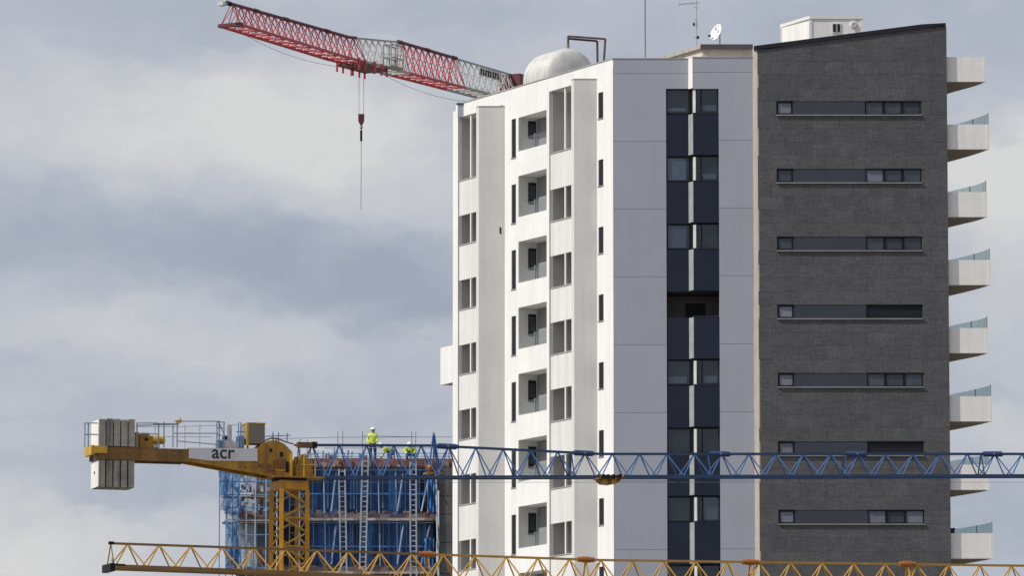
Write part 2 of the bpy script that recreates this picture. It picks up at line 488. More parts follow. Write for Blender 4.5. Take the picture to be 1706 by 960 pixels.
# fins standing out of the side wall
for (pin, ptip, pyt) in ((995, 956.5, 132.5), (841, 797.5, 178)):
    s = fw.s_(pin); base = fw.p(s, 0)
    tipx = at(ptip, 480, base.y).x
    z1 = at((pin + ptip) / 2, pyt, base.y).z
    m = MB()
    t = DW * .25
    inn = base - NW * .02
    q = [Vector((tipx, base.y, 0)), Vector((inn.x, base.y, 0)), Vector((inn.x, base.y, 0)) + t, Vector((tipx, base.y, 0)) + t]
    m.prism([(p.x, p.y, ZB0) for p in q], (0, 0, z1)); fin = m.build('fin_wall', 'fin_render_shaded', tower)
    m = MB(); q2 = [q[0] + Vector((-.01, -.012, z1 + .002)), q[1] + Vector((0, -.012, z1 + .002)), q[2] + Vector((0, .01, z1 + .002)), q[3] + Vector((-.01, .01, z1 + .002))]
    m.prism(q2, (0, 0, .05)); m.build('coping', 'coping_grey', fin)
# vent slot on the left fin
s = fw.s_(841); by = fw.p(s, 0).y
p = at(833.5, 384, by); m = MB(); m.box(p.x - .035, p.x + .035, by - .02, by + .01, p.z - .15, p.z + .15); m.build('vent', 'frame_dark', tower)
# far end of the roof: short return parapet and rear wall with its balcony
e = fw.p(SEND, 0); pr = fw.p(fw.s_(772.5), 0)
mm = MB(); zl = on(766, 188, e, XF).z
rx0 = on(762.5, 180, pr, XF).x
mm.box(rx0, pr.x - .01, pr.y + .02, pr.y + .3, zl - .3, on(766, 173.5, pr, XF).z); o = mm.build('return_parapet', 'grey_panel', tower)
mm = MB(); zz = on(766, 173.5, pr, XF).z; mm.box(rx0 - .05, pr.x - .01, pr.y - .02, pr.y + .33, zz + .002, zz + .06); mm.build('coping', 'coping_navy', o)
back = MB(); back.prism([(p.x, p.y, 0) for p in (e - NW * .01, e - NW * 8, e - NW * 8 + DW * .3, e - NW * .01 + DW * .3)], (0, 0, zl + .1)); back.build('rear_wall', 'white_render', tower)
sb0, sb1 = SEND + .3, fw.s_(734)
zt, zb = fw.z_(745, 577.5), fw.z_(740, 640.5)
mm = MB(); fw.box(mm, sb0, sb1, -.14, 0, zb, zt); o = mm.build('rear_balcony', 'white_render', tower)
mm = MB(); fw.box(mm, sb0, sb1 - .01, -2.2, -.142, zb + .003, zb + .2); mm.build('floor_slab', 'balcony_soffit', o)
mm = MB(); fw.box(mm, sb1 - .14, sb1 - .002, -2.2, -.142, zb + .202, zt - .003); mm.build('end_wall', 'white_render', o)

# --- solid core, roof deck
x_r = X0(1580, Y2)
cin = fw.p(0, 0, -1.75)
corep = [(C0.x + .0, .14), (X0(1148), .14), (X0(1156, Y1) + .1, Y1 + .42), (X0(1255, Y1), Y1 + .42), (X0(1264, Y2) + .05, Y2 + .15), (x_r - .02, Y2 + .15), (x_r - .02, 14), ]
ee = fw.p(SEND - .02, 0, -1.75)
corep += [(ee.x, 14), (ee.x, ee.y), (cin.x + .55, cin.y + .0)]
rz_t = at(1130, 148, 0).z - 3 * FL + .01; rz_b = rz_t - (at(1130, 148, 0).z - at(1130, 190.5, 0).z) - .02
mb = MB(); mb.prism([(x, y, 0) for x, y in corep], (0, 0, rz_b)); mb.build('core', 'joint_dark', tower)
mb = MB(); mb.prism([(x, y, rz_t) for x, y in corep], (0, 0, ZR - .45 - rz_t)); mb.build('core', 'joint_dark', tower)
mb = MB(); mb.prism([(x, max(y, 2.2), rz_b) for x, y in corep if y > 1 or x > 0], (0, 0, rz_t - rz_b)) if False else mb.box(X0(1022) + 2.2, x_r - .02, 2.2, 14, rz_b, rz_t)
mb.build('core', 'joint_dark', tower)
dk = [(C0.x + .02, .12), (X0(1255), .12), (x_r - .1, .12), (x_r - .1, 13.9), (ee.x + .1, 13.9), (fw.p(SEND - .1, 0).x, fw.p(SEND - .1, 0).y)]
zdeck = ZR - .42
mb = MB(); mb.prism([(x, y, zdeck) for x, y in dk], (0, 0, .1)); mb.build('roof_deck', 'roof_deck', tower)

# --- grey front cladding, storey-high panels with open joints
J = .014
zj = [ZR, at(1060, 122, 0).z] + [at(1060, 235.3, 0).z - k * FL for k in range(9)] + [ZB0]
xl0, xl1, xl2 = C0.x, X0(1110.5), X0(1148)
xr0, xr1, xr2 = X0(1155, Y1), X0(1198.5, Y1), X0(1256.5, Y1)
zst = at(1130, 147.5, 0).z; zst1 = at(1176, 147.5, Y1).z
for i in range(len(zj) - 1):
    z1, z0 = zj[i] - (J / 2 if i else 0), zj[i + 1] + J / 2
    if i == 0:
        m = MB(); m.box(xl0 + .015, xl2, 0, .12, z0, z1); m.build('cladding_panel', 'grey_panel', tower)
        m = MB(); m.box(xr0 + .01, xr2, Y1, Y1 + .4, z0, z1); m.build('cladding_panel', 'grey_panel', tower)
        continue
    m = MB(); m.box(xl0 + .015, xl1, 0, .12, z0, z1)
    if i == 1: m.box(xl1, xl2, .0, .12, zst, z1)
    m.build('cladding_panel', 'grey_panel', tower)
    m = MB(); m.box(xr1, xr2, Y1, Y1 + .4, z0, z1)
    if i == 1: m.box(xr0 + .01, xr1, Y1, Y1 + .4, zst1, z1)
    m.build('cladding_panel', 'grey_panel', tower)
m = MB(); m.box(xl0 - .01, xl2 - .005, -.02, .13, ZR + .002, ZR + .045); m.build('coping', 'coping_grey', tower)
m = MB(); m.box(xr0 - .01, xr2, Y1 - .02, .125, ZR + .004, ZR + .049); m.build('coping', 'coping_grey', tower)
# lit return between the two front planes above the glazing
def slant(mb, x0, ya, x1, yb, z0, z1, t=.02):
    mb.hexa([(x0, ya, z0), (x1, yb, z0), (x1 + t, yb, z0), (x0 + t, ya, z0), (x0, ya, z1), (x1, yb, z1), (x1 + t, yb, z1), (x0 + t, ya, z1)]); return mb
slant(MB(), xl2, .0, xr0, Y1, zst - .02, ZR).build('return_wall', 'white_render', tower)

# --- navy glazed strip
zw_top = [at(1130, 148 + 113.4 * 0, 0).z - k * FL for k in range(NFL)]
hwin = at(1130, 148, 0).z - at(1130, 190.5, 0).z
blinds = {0: [(0, .10, .26, 'blind_grey'), (1, .08, .34, 'blind_mid')], 1: [(0, .04, .93, 'blind_grey'), (1, .06, .30, 'blind_mid')],
          2: [(0, .04, .95, 'blind_mid'), ], 4: [(0, .05, .36, 'blind_mid'), (1, .06, .36, 'blind_mid')], 6: [(1, .05, .95, 'blind_mid')], 7: [(0, .05, .5, 'blind_mid')]}
for k in range(NFL):
    z1 = zw_top[k]; z0 = z1 - hwin
    zn = (zw_top[k + 1] if k + 1 < NFL else ZB0)
    # spandrel below this window
    m = MB(); m.box(xl1 + .01, xl2 - .015, .02, .13, zn + .02, z0); sp = m.build('spandrel_panel', 'navy_panel', tower)
    m = MB(); m.box(xr0 + .02, xr1 - .01, Y1 + .02, Y1 + .35, zn + .02, z0 + .002); m.build('spandrel_panel', 'navy_panel', tower)
    slant(MB(), xl2 - .005, .02, xr0 + .0, Y1 + .015, zn + .05, z0 - .02, .02).build('corner_strip', 'spandrel_return', sp)
    m = MB(); m.box(xr0, xr1 - .012, Y1 + .0, Y1 + .30, z0 + .004, z0 + .03); m.build('sill', 'slate_panel', sp)
    if k == 3:      # open loggia storey
        m = MB(); m.box(xl1 - .3, xr1 + .3, 1.6, 1.7, z0 + .03, z1); b = m.build('loggia_back_wall', 'loggia_brown', tower)
        xa, xb = X0(1143.5), X0(1176.5)
        m = MB(); m.box(xa, xb, 1.54, 1.598, z0 + .04, z1 - .33); m.build('window', 'frame_dark', b)
        continue
    for side in (0, 1):
        if side == 0: a, b_, yy = xl1 + .01, X0(1150), .09
        else: a, b_, yy = X0(1160, Y1), xr1 - .01, Y1 + .20
        m = MB(); m.box(a, b_, yy + .035, yy + .045, z0 + .03, z1); bk = m.build('window', 'room_dark', tower)
        t = .05
        m = MB(); m.box(a, b_, yy - .03, yy + .03, z1 - t, z1 - .001); m.box(a, b_, yy - .03, yy + .03, z0 + .03, z0 + .03 + t)
        m.box(a, a + t, yy - .03, yy + .03, z0 + .03 + t, z1 - t); m.box(b_ - t, b_, yy - .03, yy + .03, z0 + .03 + t, z1 - t)
        if side: m.box(a + .22, a + .27, yy - .028, yy + .028, z0 + .03 + t, z1 - t)
        m.build('frame', 'frame_dark', bk)
        m = MB(); m.box(a + t, b_ - t, yy - .006, yy, z0 + .03 + t, z1 - t); m.build('pane', 'window_glass', bk)
        for (s_, lo, hi, mm_) in blinds.get(k, []):
            if s_ == side:
                aa = a + t + (.02 if side == 0 else .26); bb = b_ - t - (.12 if side == 0 else .04)
                hh = z1 - z0
                m = MB(); m.box(aa, bb, yy + .012, yy + .022, z0 + hh * lo + .05, z0 + hh * hi); m.build('blind', mm_, bk)
    xm = X0(1155.5, Y1)
    slant(MB(), xm - .0, Y1 + .20, xm + .10, Y1 + .06, z0 + .03, z1 - .06, .03).build('mullion', 'lit_mullion', tower)

# --- beige edge strip and charcoal tiled face
xd0 = X0(1263.5, Y2); xd1 = X0(1580.5, Y2)
xs0 = X0(1255.5, Y1)
zs_top = at(1258, 79, Y2).z
slant(MB(), xs0, Y1 + .01, xd0, Y2, 0, zs_top, .05).build('edge_strip', 'beige_stone', tower)
def roofz(x):
    a, za = X0(1263, Y2), at(1263, 82, Y2).z
    b, zb_ = X0(1562, Y2), at(1562, 43.5, Y2).z
    return za + (min(x, b) - a) * (zb_ - za) / (b - a) if x < b else zb_ + (x - b) * 0.0
wx0, wx1 = X0(1295, Y2), X0(1536.5, Y2)
zwt = [at(1400, 168.5, Y2).z - k * FL for k in range(NFL)]
hw = at(1400, 168.5, Y2).z - at(1400, 191.5, Y2).z
rows = []
z = zwt[0]
# rows above the first window band
rh = (FL - hw) / 4
zz = zwt[0]
while zz < at(1570, 38, Y2).z:
    rows.append((zz, zz + rh, False)); zz += rh
for k in range(NFL):
    rows.append((zwt[k] - hw, zwt[k], True))
    if k + 1 < NFL:
        for j in range(4): rows.append((zwt[k] - hw - (j + 1) * rh, zwt[k] - hw - j * rh, False))
zlast = zwt[-1] - hw
tw = (xd1 - xd0) / 7
ri = 0
G = .0025
def tile(xa, xb, za, zb_):
    h0 = min(zb_, roofz(xa)) ; h1 = min(zb_, roofz(xb))
    if h0 <= za + .02 and h1 <= za + .02: return
    h0 = max(h0, za + .01); h1 = max(h1, za + .01)
    y = Y2 + random.uniform(-.003, .003)
    m = MB(); m.hexa([(xa + G, y, za + G), (xb - G, y, za + G), (xb - G, Y2 + .14, za + G), (xa + G, Y2 + .14, za + G),
                      (xa + G, y, h0 - G), (xb - G, y, h1 - G), (xb - G, Y2 + .14, h1 - G), (xa + G, Y2 + .14, h0 - G)])
    m.build('wall_tile', 'dark_tile', tower)
for (za, zb_, win) in rows:
    ri += 1
    if win:
        tile(xd0, wx0, za, zb_); tile(wx1, xd1, za, zb_)
        continue
    o = tw * (.5 if ri % 2 else 0)
    xs = [xd0] + [xd0 + o + tw * i for i in range(0 if o else 1, 8) if xd0 + .01 < xd0 + o + tw * i < xd1 - .01] + [xd1]
    for xa, xb in zip(xs[:-1], xs[1:]): tile(xa, xb, za, zb_)
m = MB(); m.box(xd0, xd1, Y2, Y2 + .14, 0, zlast - .001); m.build('lower_wall', 'dark_tile', tower)
m = MB(); rz0, rz1 = roofz(xd0), roofz(xd1)
xk = X0(1562, Y2)
m.prism([(xd0 + .01, Y2 + .15, ZR - 1), (xd1 - .01, Y2 + .15, ZR - 1), (xd1 - .01, Y2 + .15, rz1 - .02), (xk, Y2 + .15, rz1 - .02), (xd0 + .01, Y2 + .15, rz0 - .02)], (0, .35, 0)); m.build('parapet_back', 'joint_dark', tower)
# right flank wall
m = MB(); m.box(xd1 - .26, xd1 - .004, Y2 + .145, 14, 0, rz1 - .03); m.build('flank_wall', 'dark_tile', tower)
# sloping coping
m = MB()
cp = [(xd0 - .14, Y2 - .06, rz0 - .02), (xk, Y2 - .06, rz1 - .02), (xd1 - .03, Y2 - .06, rz1 + .03), (xd1 - .03, Y2 - .06, rz1 + .15), (xk - .6, Y2 - .06, rz1 + .09), (xd0 - .14, Y2 - .06, rz0 + .15)]
m.prism(cp, (0, .62, 0)); m.build('coping', 'coping_navy', tower)
# window bands
xsA, xsB, xsC = X0(1322, Y2), X0(1443, Y2), X0(1536.5, Y2)
for k in range(NFL):
    zt = zwt[k]; zb_ = zt - hw
    m = MB(); m.box(wx0, wx1, Y2 + .10, Y2 + .14, zb_, zt); band = m.build('window_band', 'frame_dark', tower)
    def frame_of(a, b, t=.045):
        m = MB(); y0, y1 = Y2 + .03, Y2 + .098
        m.box(a, b, y0, y1, zt - t, zt - .006); m.box(a, b, y0, y1, zb_ + .02, zb_ + .02 + t)
        m.box(a, a + t, y0, y1, zb_ + .02 + t, zt - t); m.box(b - t, b, y0, y1, zb_ + .02 + t, zt - t)
        m.build('frame', 'frame_dark', band)
    def pane_of(a, b, mt_):
        m = MB(); m.box(a, b, Y2 + .065, Y2 + .085, zb_ + .06, zt - .045); m.build('pane', mt_, band)
    frame_of(wx0 + .01, xsA, .07)
    pane_of(wx0 + .08, xsA - .07, 'blind_pale' if k not in (1, 2) else 'pane_grey')
    m = MB(); m.box(xsA + .01, xsB, Y2 + .015, Y2 + .09, zb_ + .03, zt - .015); m.build('infill_panel', 'slate_panel', band)
    if k in (3, 5):
        nsl = 5; hh = (zt - zb_ - .08) / nsl
        for j in range(nsl):
            m = MB(); m.hexa([(xsB + .02, Y2 + .05, zb_ + .03 + j * hh), (xsC - .02, Y2 + .05, zb_ + .03 + j * hh), (xsC - .02, Y2 + .09, zb_ + .03 + j * hh), (xsB + .02, Y2 + .09, zb_ + .03 + j * hh),
                              (xsB + .02, Y2 + .065, zb_ + .02 + (j + 1) * hh), (xsC - .02, Y2 + .065, zb_ + .02 + (j + 1) * hh), (xsC - .02, Y2 + .09, zb_ + .02 + (j + 1) * hh), (xsB + .02, Y2 + .09, zb_ + .02 + (j + 1) * hh)])
            m.build('shutter_slat', 'shutter_dark', band)
    else:
        w3 = (xsC - xsB) / 3
        for j in range(3):
            a, b = xsB + w3 * j + .005, xsB + w3 * (j + 1) - .005
            frame_of(a, b, .04 if j != 1 else .06)
            pane_of(a + .05, b - .05, random.choice(['pane_grey', 'pane_grey', 'slate_panel', 'blind_pale']) if j == 1 else random.choice(['pane_grey', 'slate_panel', 'pane_grey', 'blind_pale']))
    for (a, b) in ((wx0, xsA), (xsB, xsC)):
        m = MB(); m.box(a, b, Y2 - .03, Y2 + .06, zt + .003, zt + .032); m.build('lintel', 'slate_panel', band)
    m = MB(); m.box(wx0 - .02, wx1 + .02, Y2 - .075, Y2 + .06, zb_ - .035, zb_ + .012); m.build('ledge', 'sill_metal', band)

# --- balconies on the right flank
bx0 = xd1 - .004
YB = Y2 + .175
for k in range(NFL):
    zt = at(1610, 207, YB).z - (k - 1) * FL; zb_ = at(1610, 248.5, YB).z - (k - 1) * FL
    stype = k % 2 == 0
    xt = X0(1645.5 if stype else 1650.5, YB)
    dep = 4.6
    def outline(off=0.):
        pts = []
        for i in range(9):
            t = i / 8
            if stype: w = 1 - (3 * t * t - 2 * t ** 3) * .75 - .25 * t
            else: w = 1 - t ** 1.25
            pts.append((bx0 + (xt - bx0 - off) * max(w, 0), YB + off * .6 + dep * t))
        return pts
    op = outline(.04)
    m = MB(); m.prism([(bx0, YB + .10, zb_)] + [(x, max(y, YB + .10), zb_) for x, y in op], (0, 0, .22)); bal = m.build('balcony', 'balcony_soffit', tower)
    m = MB(); m.box(bx0, xt - .10, YB, YB + .098, zb_ - .0, zt); m.build('parapet', 'balcony_cream', bal)
    m = MB(); m.box(xt - .095, xt, YB - .03, YB + .098, zb_ - .02, zt + .004); m.build('end_post', 'white_render', bal)
    if k > 0:
        gm = MB(); o2 = outline(.02)
        for (p, q) in zip(o2[:-1], o2[1:]):
            gm.hexa([(p[0], p[1], zb_ + .22), (q[0], q[1], zb_ + .22), (q[0] - .015, q[1] - .005, zb_ + .22), (p[0] - .015, p[1] - .005, zb_ + .22),
                     (p[0], p[1], zt + .5), (q[0], q[1], zt + .5), (q[0] - .015, q[1] - .005, zt + .5), (p[0] - .015, p[1] - .005, zt + .5)])
        gm.build('glass_railing', 'rail_glass', bal)
        m = MB(); m.tube((o2[0][0] - .03, o2[0][1] + .03, zb_ + .2), (o2[0][0] - .03, o2[0][1] + .03, zt + .52), .02); m.build('post', 'sill_metal', bal); m = MB(); m.tube((o2[3][0] - .03, o2[3][1], zb_ + .2), (o2[3][0] - .03, o2[3][1], zt + .5), .02)
        m.build('post', 'sill_metal', bal)

zf7 = at(1610, 248.5, YB).z - 6 * FL + .22
bxp = at(1586, 870, YB + .6)
crate = thing('storage_box', (bxp.x, YB + .6, zf7), 'small dark box standing on the lowest visible balcony against the charcoal wall', 'box')
m = MB(); m.box(bxp.x - .11, bxp.x + .11, YB + .45, YB + .75, zf7, zf7 + 1.12); m.build('body', 'planter_dark', crate)
m = MB(); m.box(bxp.x - .13, bxp.x + .13, YB + .43, YB + .77, zf7 + 1.122, zf7 + 1.17); m.build('lid', 'frame_dark', crate)

# --- penthouse on the roof
ph = at(1170, 90, 3.0); zt = at(1170, 81.5, 3.0).z
px1_ = at(1256, 90, 3.0).x
phb = ph + DW * 4.5
m = MB(); m.prism([(ph.x, 3.0, zdeck + .1), (px1_, 3.0, zdeck + .1), (px1_, 7.2, zdeck + .1), (phb.x, phb.y, zdeck + .1)], (0, 0, zt - zdeck - .1)); pen = m.build('penthouse', 'cream_render', tower)
zf = at(1170, 73.5, 2.85).z
m = MB(); a = Vector((at(1166.5, 80, 2.85).x, 2.85, 0)); b = a + DW * 5.0
m.prism([(a.x, a.y, zt + .004), (px1_ - .05, 2.85, zt + .004), (px1_ - .05, 7.4, zt + .004), (b.x, b.y, zt + .004)], (0, 0, zf - zt - .03)); m.build('roof_slab', 'beige_stone', pen)
m = MB(); m.box(a.x + .02, px1_ - .06, 2.80, 2.848, zt - .02, zf); m.build('fascia', 'fascia_brown', pen)

# ------------------------------------------------------------------ things on the roof
ZD = zdeck + .1
# horizontal water tank
tc_ = at(949, 129, 7.2); rad = at(949, 129, 7.2).z * 0 + (128 - 79) / 37.2
ax = DW
tz = ZD + rad + .12
ctr = at(949, 129, 7.2); zc = ctr.z
rad = (at(949, 80, 7.2).z - zc)
tank = thing('roof_tank', (ctr.x, ctr.y, ZD), 'cream ribbed round-ended tank lying behind the white roof edge', 'tank')
prof = []
for i in range(7):
    t = i / 6 * math.pi / 2
    prof.append((-.42 * math.cos(t), rad * (.02 + .98 * math.sin(t)) * .97))
Ln = 1.9
for i in range(8):
    s0 = .03 + i * Ln / 8
    prof += [(s0, rad), (s0 + Ln / 8 * .78, rad), (s0 + Ln / 8 * .82, rad * .975), (s0 + Ln / 8 * .97, rad * .975)]
for i in range(7):
    t = i / 6 * math.pi / 2
    prof.append((Ln + .04 + .5 * math.sin(t), rad * (.02 + .98 * math.cos(t))))
m = MB(); m.lathe((ctr.x, ctr.y, zc), ax, prof, 40); sh = m.build('shell', 'tank_white', tank, smooth=True)
for s in (.3, 2.2):
    q = Vector((ctr.x, ctr.y, 0)) + DW * s
    m = MB(); m.hexa([(q.x - .7, q.y - .3, ZD), (q.x + .7, q.y + .3, ZD), (q.x + .6, q.y + .5, ZD), (q.x - .8, q.y - .1, ZD), (q.x - .7, q.y - .3, zc - rad * .7), (q.x + .7, q.y + .3, zc - rad * .7), (q.x + .6, q.y + .5, zc - rad * .7), (q.x - .8, q.y - .1, zc - rad * .7)])
    m.build('cradle', 'steel_grey', tank)
m = MB(); q = at(946, 77, 7.5); m.tube((q.x, q.y, q.z - .1), (q.x, q.y, q.z + .06), .09, 10); m.build('flange', 'steel_grey', tank)
m = MB(); m.path([at(946.5, 80, 7.5), at(946.5, 60, 7.5), at(1008.5, 64.5, 7.2), at(1006, 102, 7.2), at(1006, 125, 7.2)], .05, 8); m.build('vent_pipe', 'pipe_slate', tank)
m = MB(); m.path([at(946.5, 64, 7.55), at(995, 68, 7.4), at(995.5, 107, 7.4), at(995.5, 125, 7.4)], .05, 8); m.build('vent_pipe', 'pipe_maroon', tank)
# thin lightning rod
a = at(1075, 97, 2.0)
rod = thing('lightning_rod', (a.x, a.y, ZD), 'thin vertical rod rising from roof right of the tank pipes', 'rod')
m = MB(); m.tube((a.x, a.y, ZD), (a.x, a.y, a.z + .5), .035); m.build('base_pole', 'steel_grey', rod)
m = MB(); m.tube((a.x, a.y, a.z + .5), (a.x, a.y, at(1075, -6, 2.0).z), .022); m.build('rod', 'pipe_slate', rod)
# tv aerial
YA = 4.5
a = at(1160.5, 73, YA)
aer = thing('tv_aerial', (a.x, YA, zf - .03), 'slender rooftop television aerial with stacked horizontal elements beside the dish', 'aerial')
m = MB(); m.tube((a.x, YA, zf - .03), (a.x, YA, at(1160, -4, YA).z), .018); m.build('mast', 'aerial_grey', aer)
zb1 = at(1150, 5.5, YA).z
m = MB(); m.tube((at(1131, 5, YA).x, YA, zb1 - .04), (at(1165, 5, YA).x, YA, zb1 + .05), .02); bo = m.build('boom', 'steel_grey', aer)
for i in range(9):
    x = at(1132 + i * 4, 5, YA).x
    m = MB(); m.tube((x, YA - .3, zb1 - .03 + i * .009), (x, YA + .3, zb1 - .03 + i * .009), .008); m.build('element', 'steel_grey', bo)
for py in (12, 32, 36.5, 40, 44, 62):
    z = at(1160, py, YA).z
    m = MB(); m.tube((a.x - .14, YA - .2, z), (a.x + .10, YA + .2, z), .010); m.build('element', 'aerial_grey', aer)
for px, py in ((1156, 40), (1163, 62)):
    q = at(px, py, YA); m = MB(); m.box(q.x - .05, q.x + .05, YA - .06, YA + .04, q.z - .06, q.z + .06); m.build('junction_box', 'frame_dark', aer)
# satellite dish
YS = 4.0
c = at(1195.5, 54, YS)
dish = thing('satellite_dish', (at(1199.5, 73, YS).x, YS, zf - .03), 'small white satellite dish on a short pole above the penthouse', 'satellite dish')
axd = Vector((-.80, -.52, .30)).normalized()
prof = [(.10 * (r / .4) ** 2 - .0, max(r, .005)) for r in (.0, .08, .16, .24, .32, .40)] + [(.085, .40), (.06, .33), (.02, .2), (-.02, .02)]
m = MB(); m.lathe(c, axd, prof, 24); m.build('reflector', 'dish_white', dish, smooth=False)
l = at(1181.5, 59.5, YS)
m = MB(); m.tube(c - Vector((0, 0, .35)) + axd * .06, l, .012); arm = m.build('arm', 'steel_grey', dish)
m = MB(); m.tube(l + Vector((-.03, -.02, 0)), l + Vector((.06, .05, .03)), .045, 8); m.build('receiver', 'frame_dark', arm)
m = MB(); m.tube((dish.location.x, YS + .08, zf - .03), (dish.location.x, YS + .08, c.z + .1), .022); m.build('pole', 'frame_dark', dish)
m = MB(); q = c + axd * .12; m.box(q.x - .02, q.x + .05, q.y - .05, q.y + .05, q.z + .07, q.z + .15); m.build('bracket', 'steel_grey', dish)
# prefab cabin
YC = 3.0
c = at(1350.5, 60, YC); zt = at(1350.5, 26, YC).z; xr = at(1436, 60, YC).x
ZCB = ZD
cab = thing('prefab_cabin', (c.x, YC, ZD), 'white prefabricated cabin with small barred window on the sloping dark roof', 'cabin')
lc = (on(1302, 60, c, DW) - c).length
q = c + DW * lc
m = MB(); base = [(c.x, YC, ZD), (xr, YC, ZD), (xr + DW.x * lc, q.y, ZD), (q.x, q.y, ZD)]
m.prism(base, (0, 0, zt - ZD - .14)); m.build('wall', 'cabin_wall', cab)
a2 = Vector((c.x - .05, YC - .05, 0)); b2 = Vector((xr + .05, YC - .05, 0)); c2 = Vector((xr + .05 + DW.x * (lc + .1), q.y + .05, 0)); d2 = Vector((q.x - .05, q.y + .05, 0))
m = MB(); m.prism([(v.x, v.y, zt - .139) for v in (a2, b2, c2, d2)], (0, 0, .14)); m.build('roof_rim', 'cabin_white', cab)
for X_ in (c.x, xr):
    m = MB(); m.box(X_ - .06, X_ + .06, YC - .03, YC + .02, ZD, zt - .142); m.build('corner_post', 'cabin_white', cab)
m = MB(); m.box(q.x - .04, q.x + .08, q.y - .06, q.y + .04, ZD, zt - .142); m.build('corner_post', 'cabin_white', cab)
w0, w1 = at(1385.5, 45, YC), at(1401.5, 45, YC); zt_, zb_ = at(1393, 38, YC).z, at(1393, 55, YC).z
m = MB(); m.box(w0.x, w1.x, YC - .03, YC - .002, zb_, zt_); w = m.build('window', 'cabin_white', cab)
m = MB(); m.box(w0.x + .06, w1.x - .06, YC - .05, YC - .032, zb_ + .06, zt_ - .05); m.build('pane', 'frame_dark', w)
m = MB(); xm = (w0.x + w1.x) / 2; m.box(xm - .03, xm + .05, YC - .07, YC - .052, zb_ + .06, zt_ - .05); m.build('bar', 'sill_metal', w)
q = at(1422, 41, YC); m = MB(); m.lathe((q.x, YC - .002, q.z), (0, -1, 0), [(0, .16), (.08, .15), (.10, .10), (.05, .09)], 16); m.build('vent', 'cabin_white', cab)

# ------------------------------------------------------------------ cranes
def zf_of(pts):
    def f(s):
        for (a, za), (b, zb_) in zip(pts[:-1], pts[1:]):
            if s <= b or (b, zb_) == pts[-1]: return za + (s - a) * (zb_ - za) / (b - a)
    return f
def jib(root, fr, top, bot, hw_, bays, secs, rt, rb, rbr, brace_mat=None, lace=True):
    """triangular lattice jib; secs = [(s0, s1, chord material, brace material)]"""
    zt_, zb_ = zf_of(top), zf_of(bot)
    k = 0
    for (s0, s1, cm, bm) in secs:
        m = MB()
        knots = sorted({s0, s1} | {p[0] for p in top if s0 < p[0] < s1} | {p[0] for p in bot if s0 < p[0] < s1})
        for a, b in zip(knots[:-1], knots[1:]):
            m.tube(fr.p(a, zt_(a)), fr.p(b, zt_(b)), rt, sq=True)
            for sg in (-1, 1): m.tube(fr.p(a, zb_(a), sg * hw_), fr.p(b, zb_(b), sg * hw_), rb, sq=True)
        bs = [s for s in bays if s0 - 1e-6 <= s < s1 - 1e-6]
        nodes = bs
        for s in bs:
            m.tube(fr.p(s, zb_(s), -hw_), fr.p(s, zb_(s), hw_), rbr)
        for sg in (-1, 1):
            for e_ in (s0 + .01, s1 - .01): m.tube(fr.p(e_, zb_(e_), sg * hw_), fr.p(e_, zt_(e_)), rbr * .8, 5)
        m.tube(fr.p(s1 - .01, zb_(s1), -hw_), fr.p(s1 - .01, zb_(s1), hw_), rbr)
        sec = m.build('jib_section', cm, root)
        for s in bs:
            i = bays.index(s)
            if i + 1 >= len(bays): continue
            e_ = bays[i + 1]; mid = (s + e_) / 2
            for sg in (-1, 1):
                for p, q in ((s, mid), (e_, mid)):
                    b = MB(); b.tube(fr.p(p, zb_(p), sg * hw_), fr.p(q, zt_(q)), rbr, 5); b.build('brace', bm, sec)
            if lace:
                b = MB(); sg = 1 if i % 2 else -1
                b.tube(fr.p(s, zb_(s), sg * hw_), fr.p(e_, zb_(e_), -sg * hw_), rbr, 5); b.build('bottom_brace', bm, sec)
    return zt_, zb_
def mast(root, P, rot, w, ztop, zbot, bay, leg_m, br_m, nvis, rl=.075, rb=.035):
    ca, sa = math.cos(rot), math.sin(rot)
    def c(i, z):
        x, y = ((-w, -w), (w, -w), (w, w), (-w, w))[i % 4]
        return Vector((P[0] + ca * x - sa * y, P[1] + sa * x + ca * y, z))
    z = ztop; k = 0
    while z > zbot + .1:
        zb_ = max(z - bay, zbot)
        if k >= nvis: zb_ = zbot
        m = MB()
        for i in range(4): m.tube(c(i, z), c(i, zb_), rl, sq=True)
        if k < nvis:
            for i in range(4): m.tube(c(i, zb_), c(i + 1, zb_), rb)
            sec = m.build('mast_section', leg_m, root)
            for i in range(4):
                zm = (z + zb_) / 2
                for a, b in (((i, z), (i + 1, zm)), ((i + 1, zm), (i, zb_))):
                    b_ = MB(); b_.tube(c(*a), c(*b), rb, 5); b_.build('brace', br_m, sec)
            # inner ladder
            lad = MB(); cx = Vector((P[0], P[1], 0)) + Vector((ca * .1 + sa * w * .5, sa * .1 - ca * w * .5, 0))
            for dx in (-.18, .18): lad.tube(cx + Vector((dx, 0, z)), cx + Vector((dx, 0, zb_)), .02, 4)
            zz = zb_
            while zz < z: lad.tube(cx + Vector((-.18, 0, zz)), cx + Vector((.18, 0, zz)), .014, 4); zz += .28
            lad.build('ladder', 'steel_grey', sec)
        else:
            zz = z
            while zz > zbot + bay:
                for i in range(4):
                    m.tube(c(i, zz), c(i + 1, zz - bay / 2), rb, 4); m.tube(c(i + 1, zz - bay / 2), c(i, zz - bay), rb, 4)
                zz -= bay
            m.build('mast_section', leg_m, root)
        z = zb_; k += 1
    m = MB(); m.box(P[0] - 2.2, P[0] + 2.2, P[1] - 2.2, P[1] + 2.2, 0, .9); m.build('footing', 'concrete_dark', root)

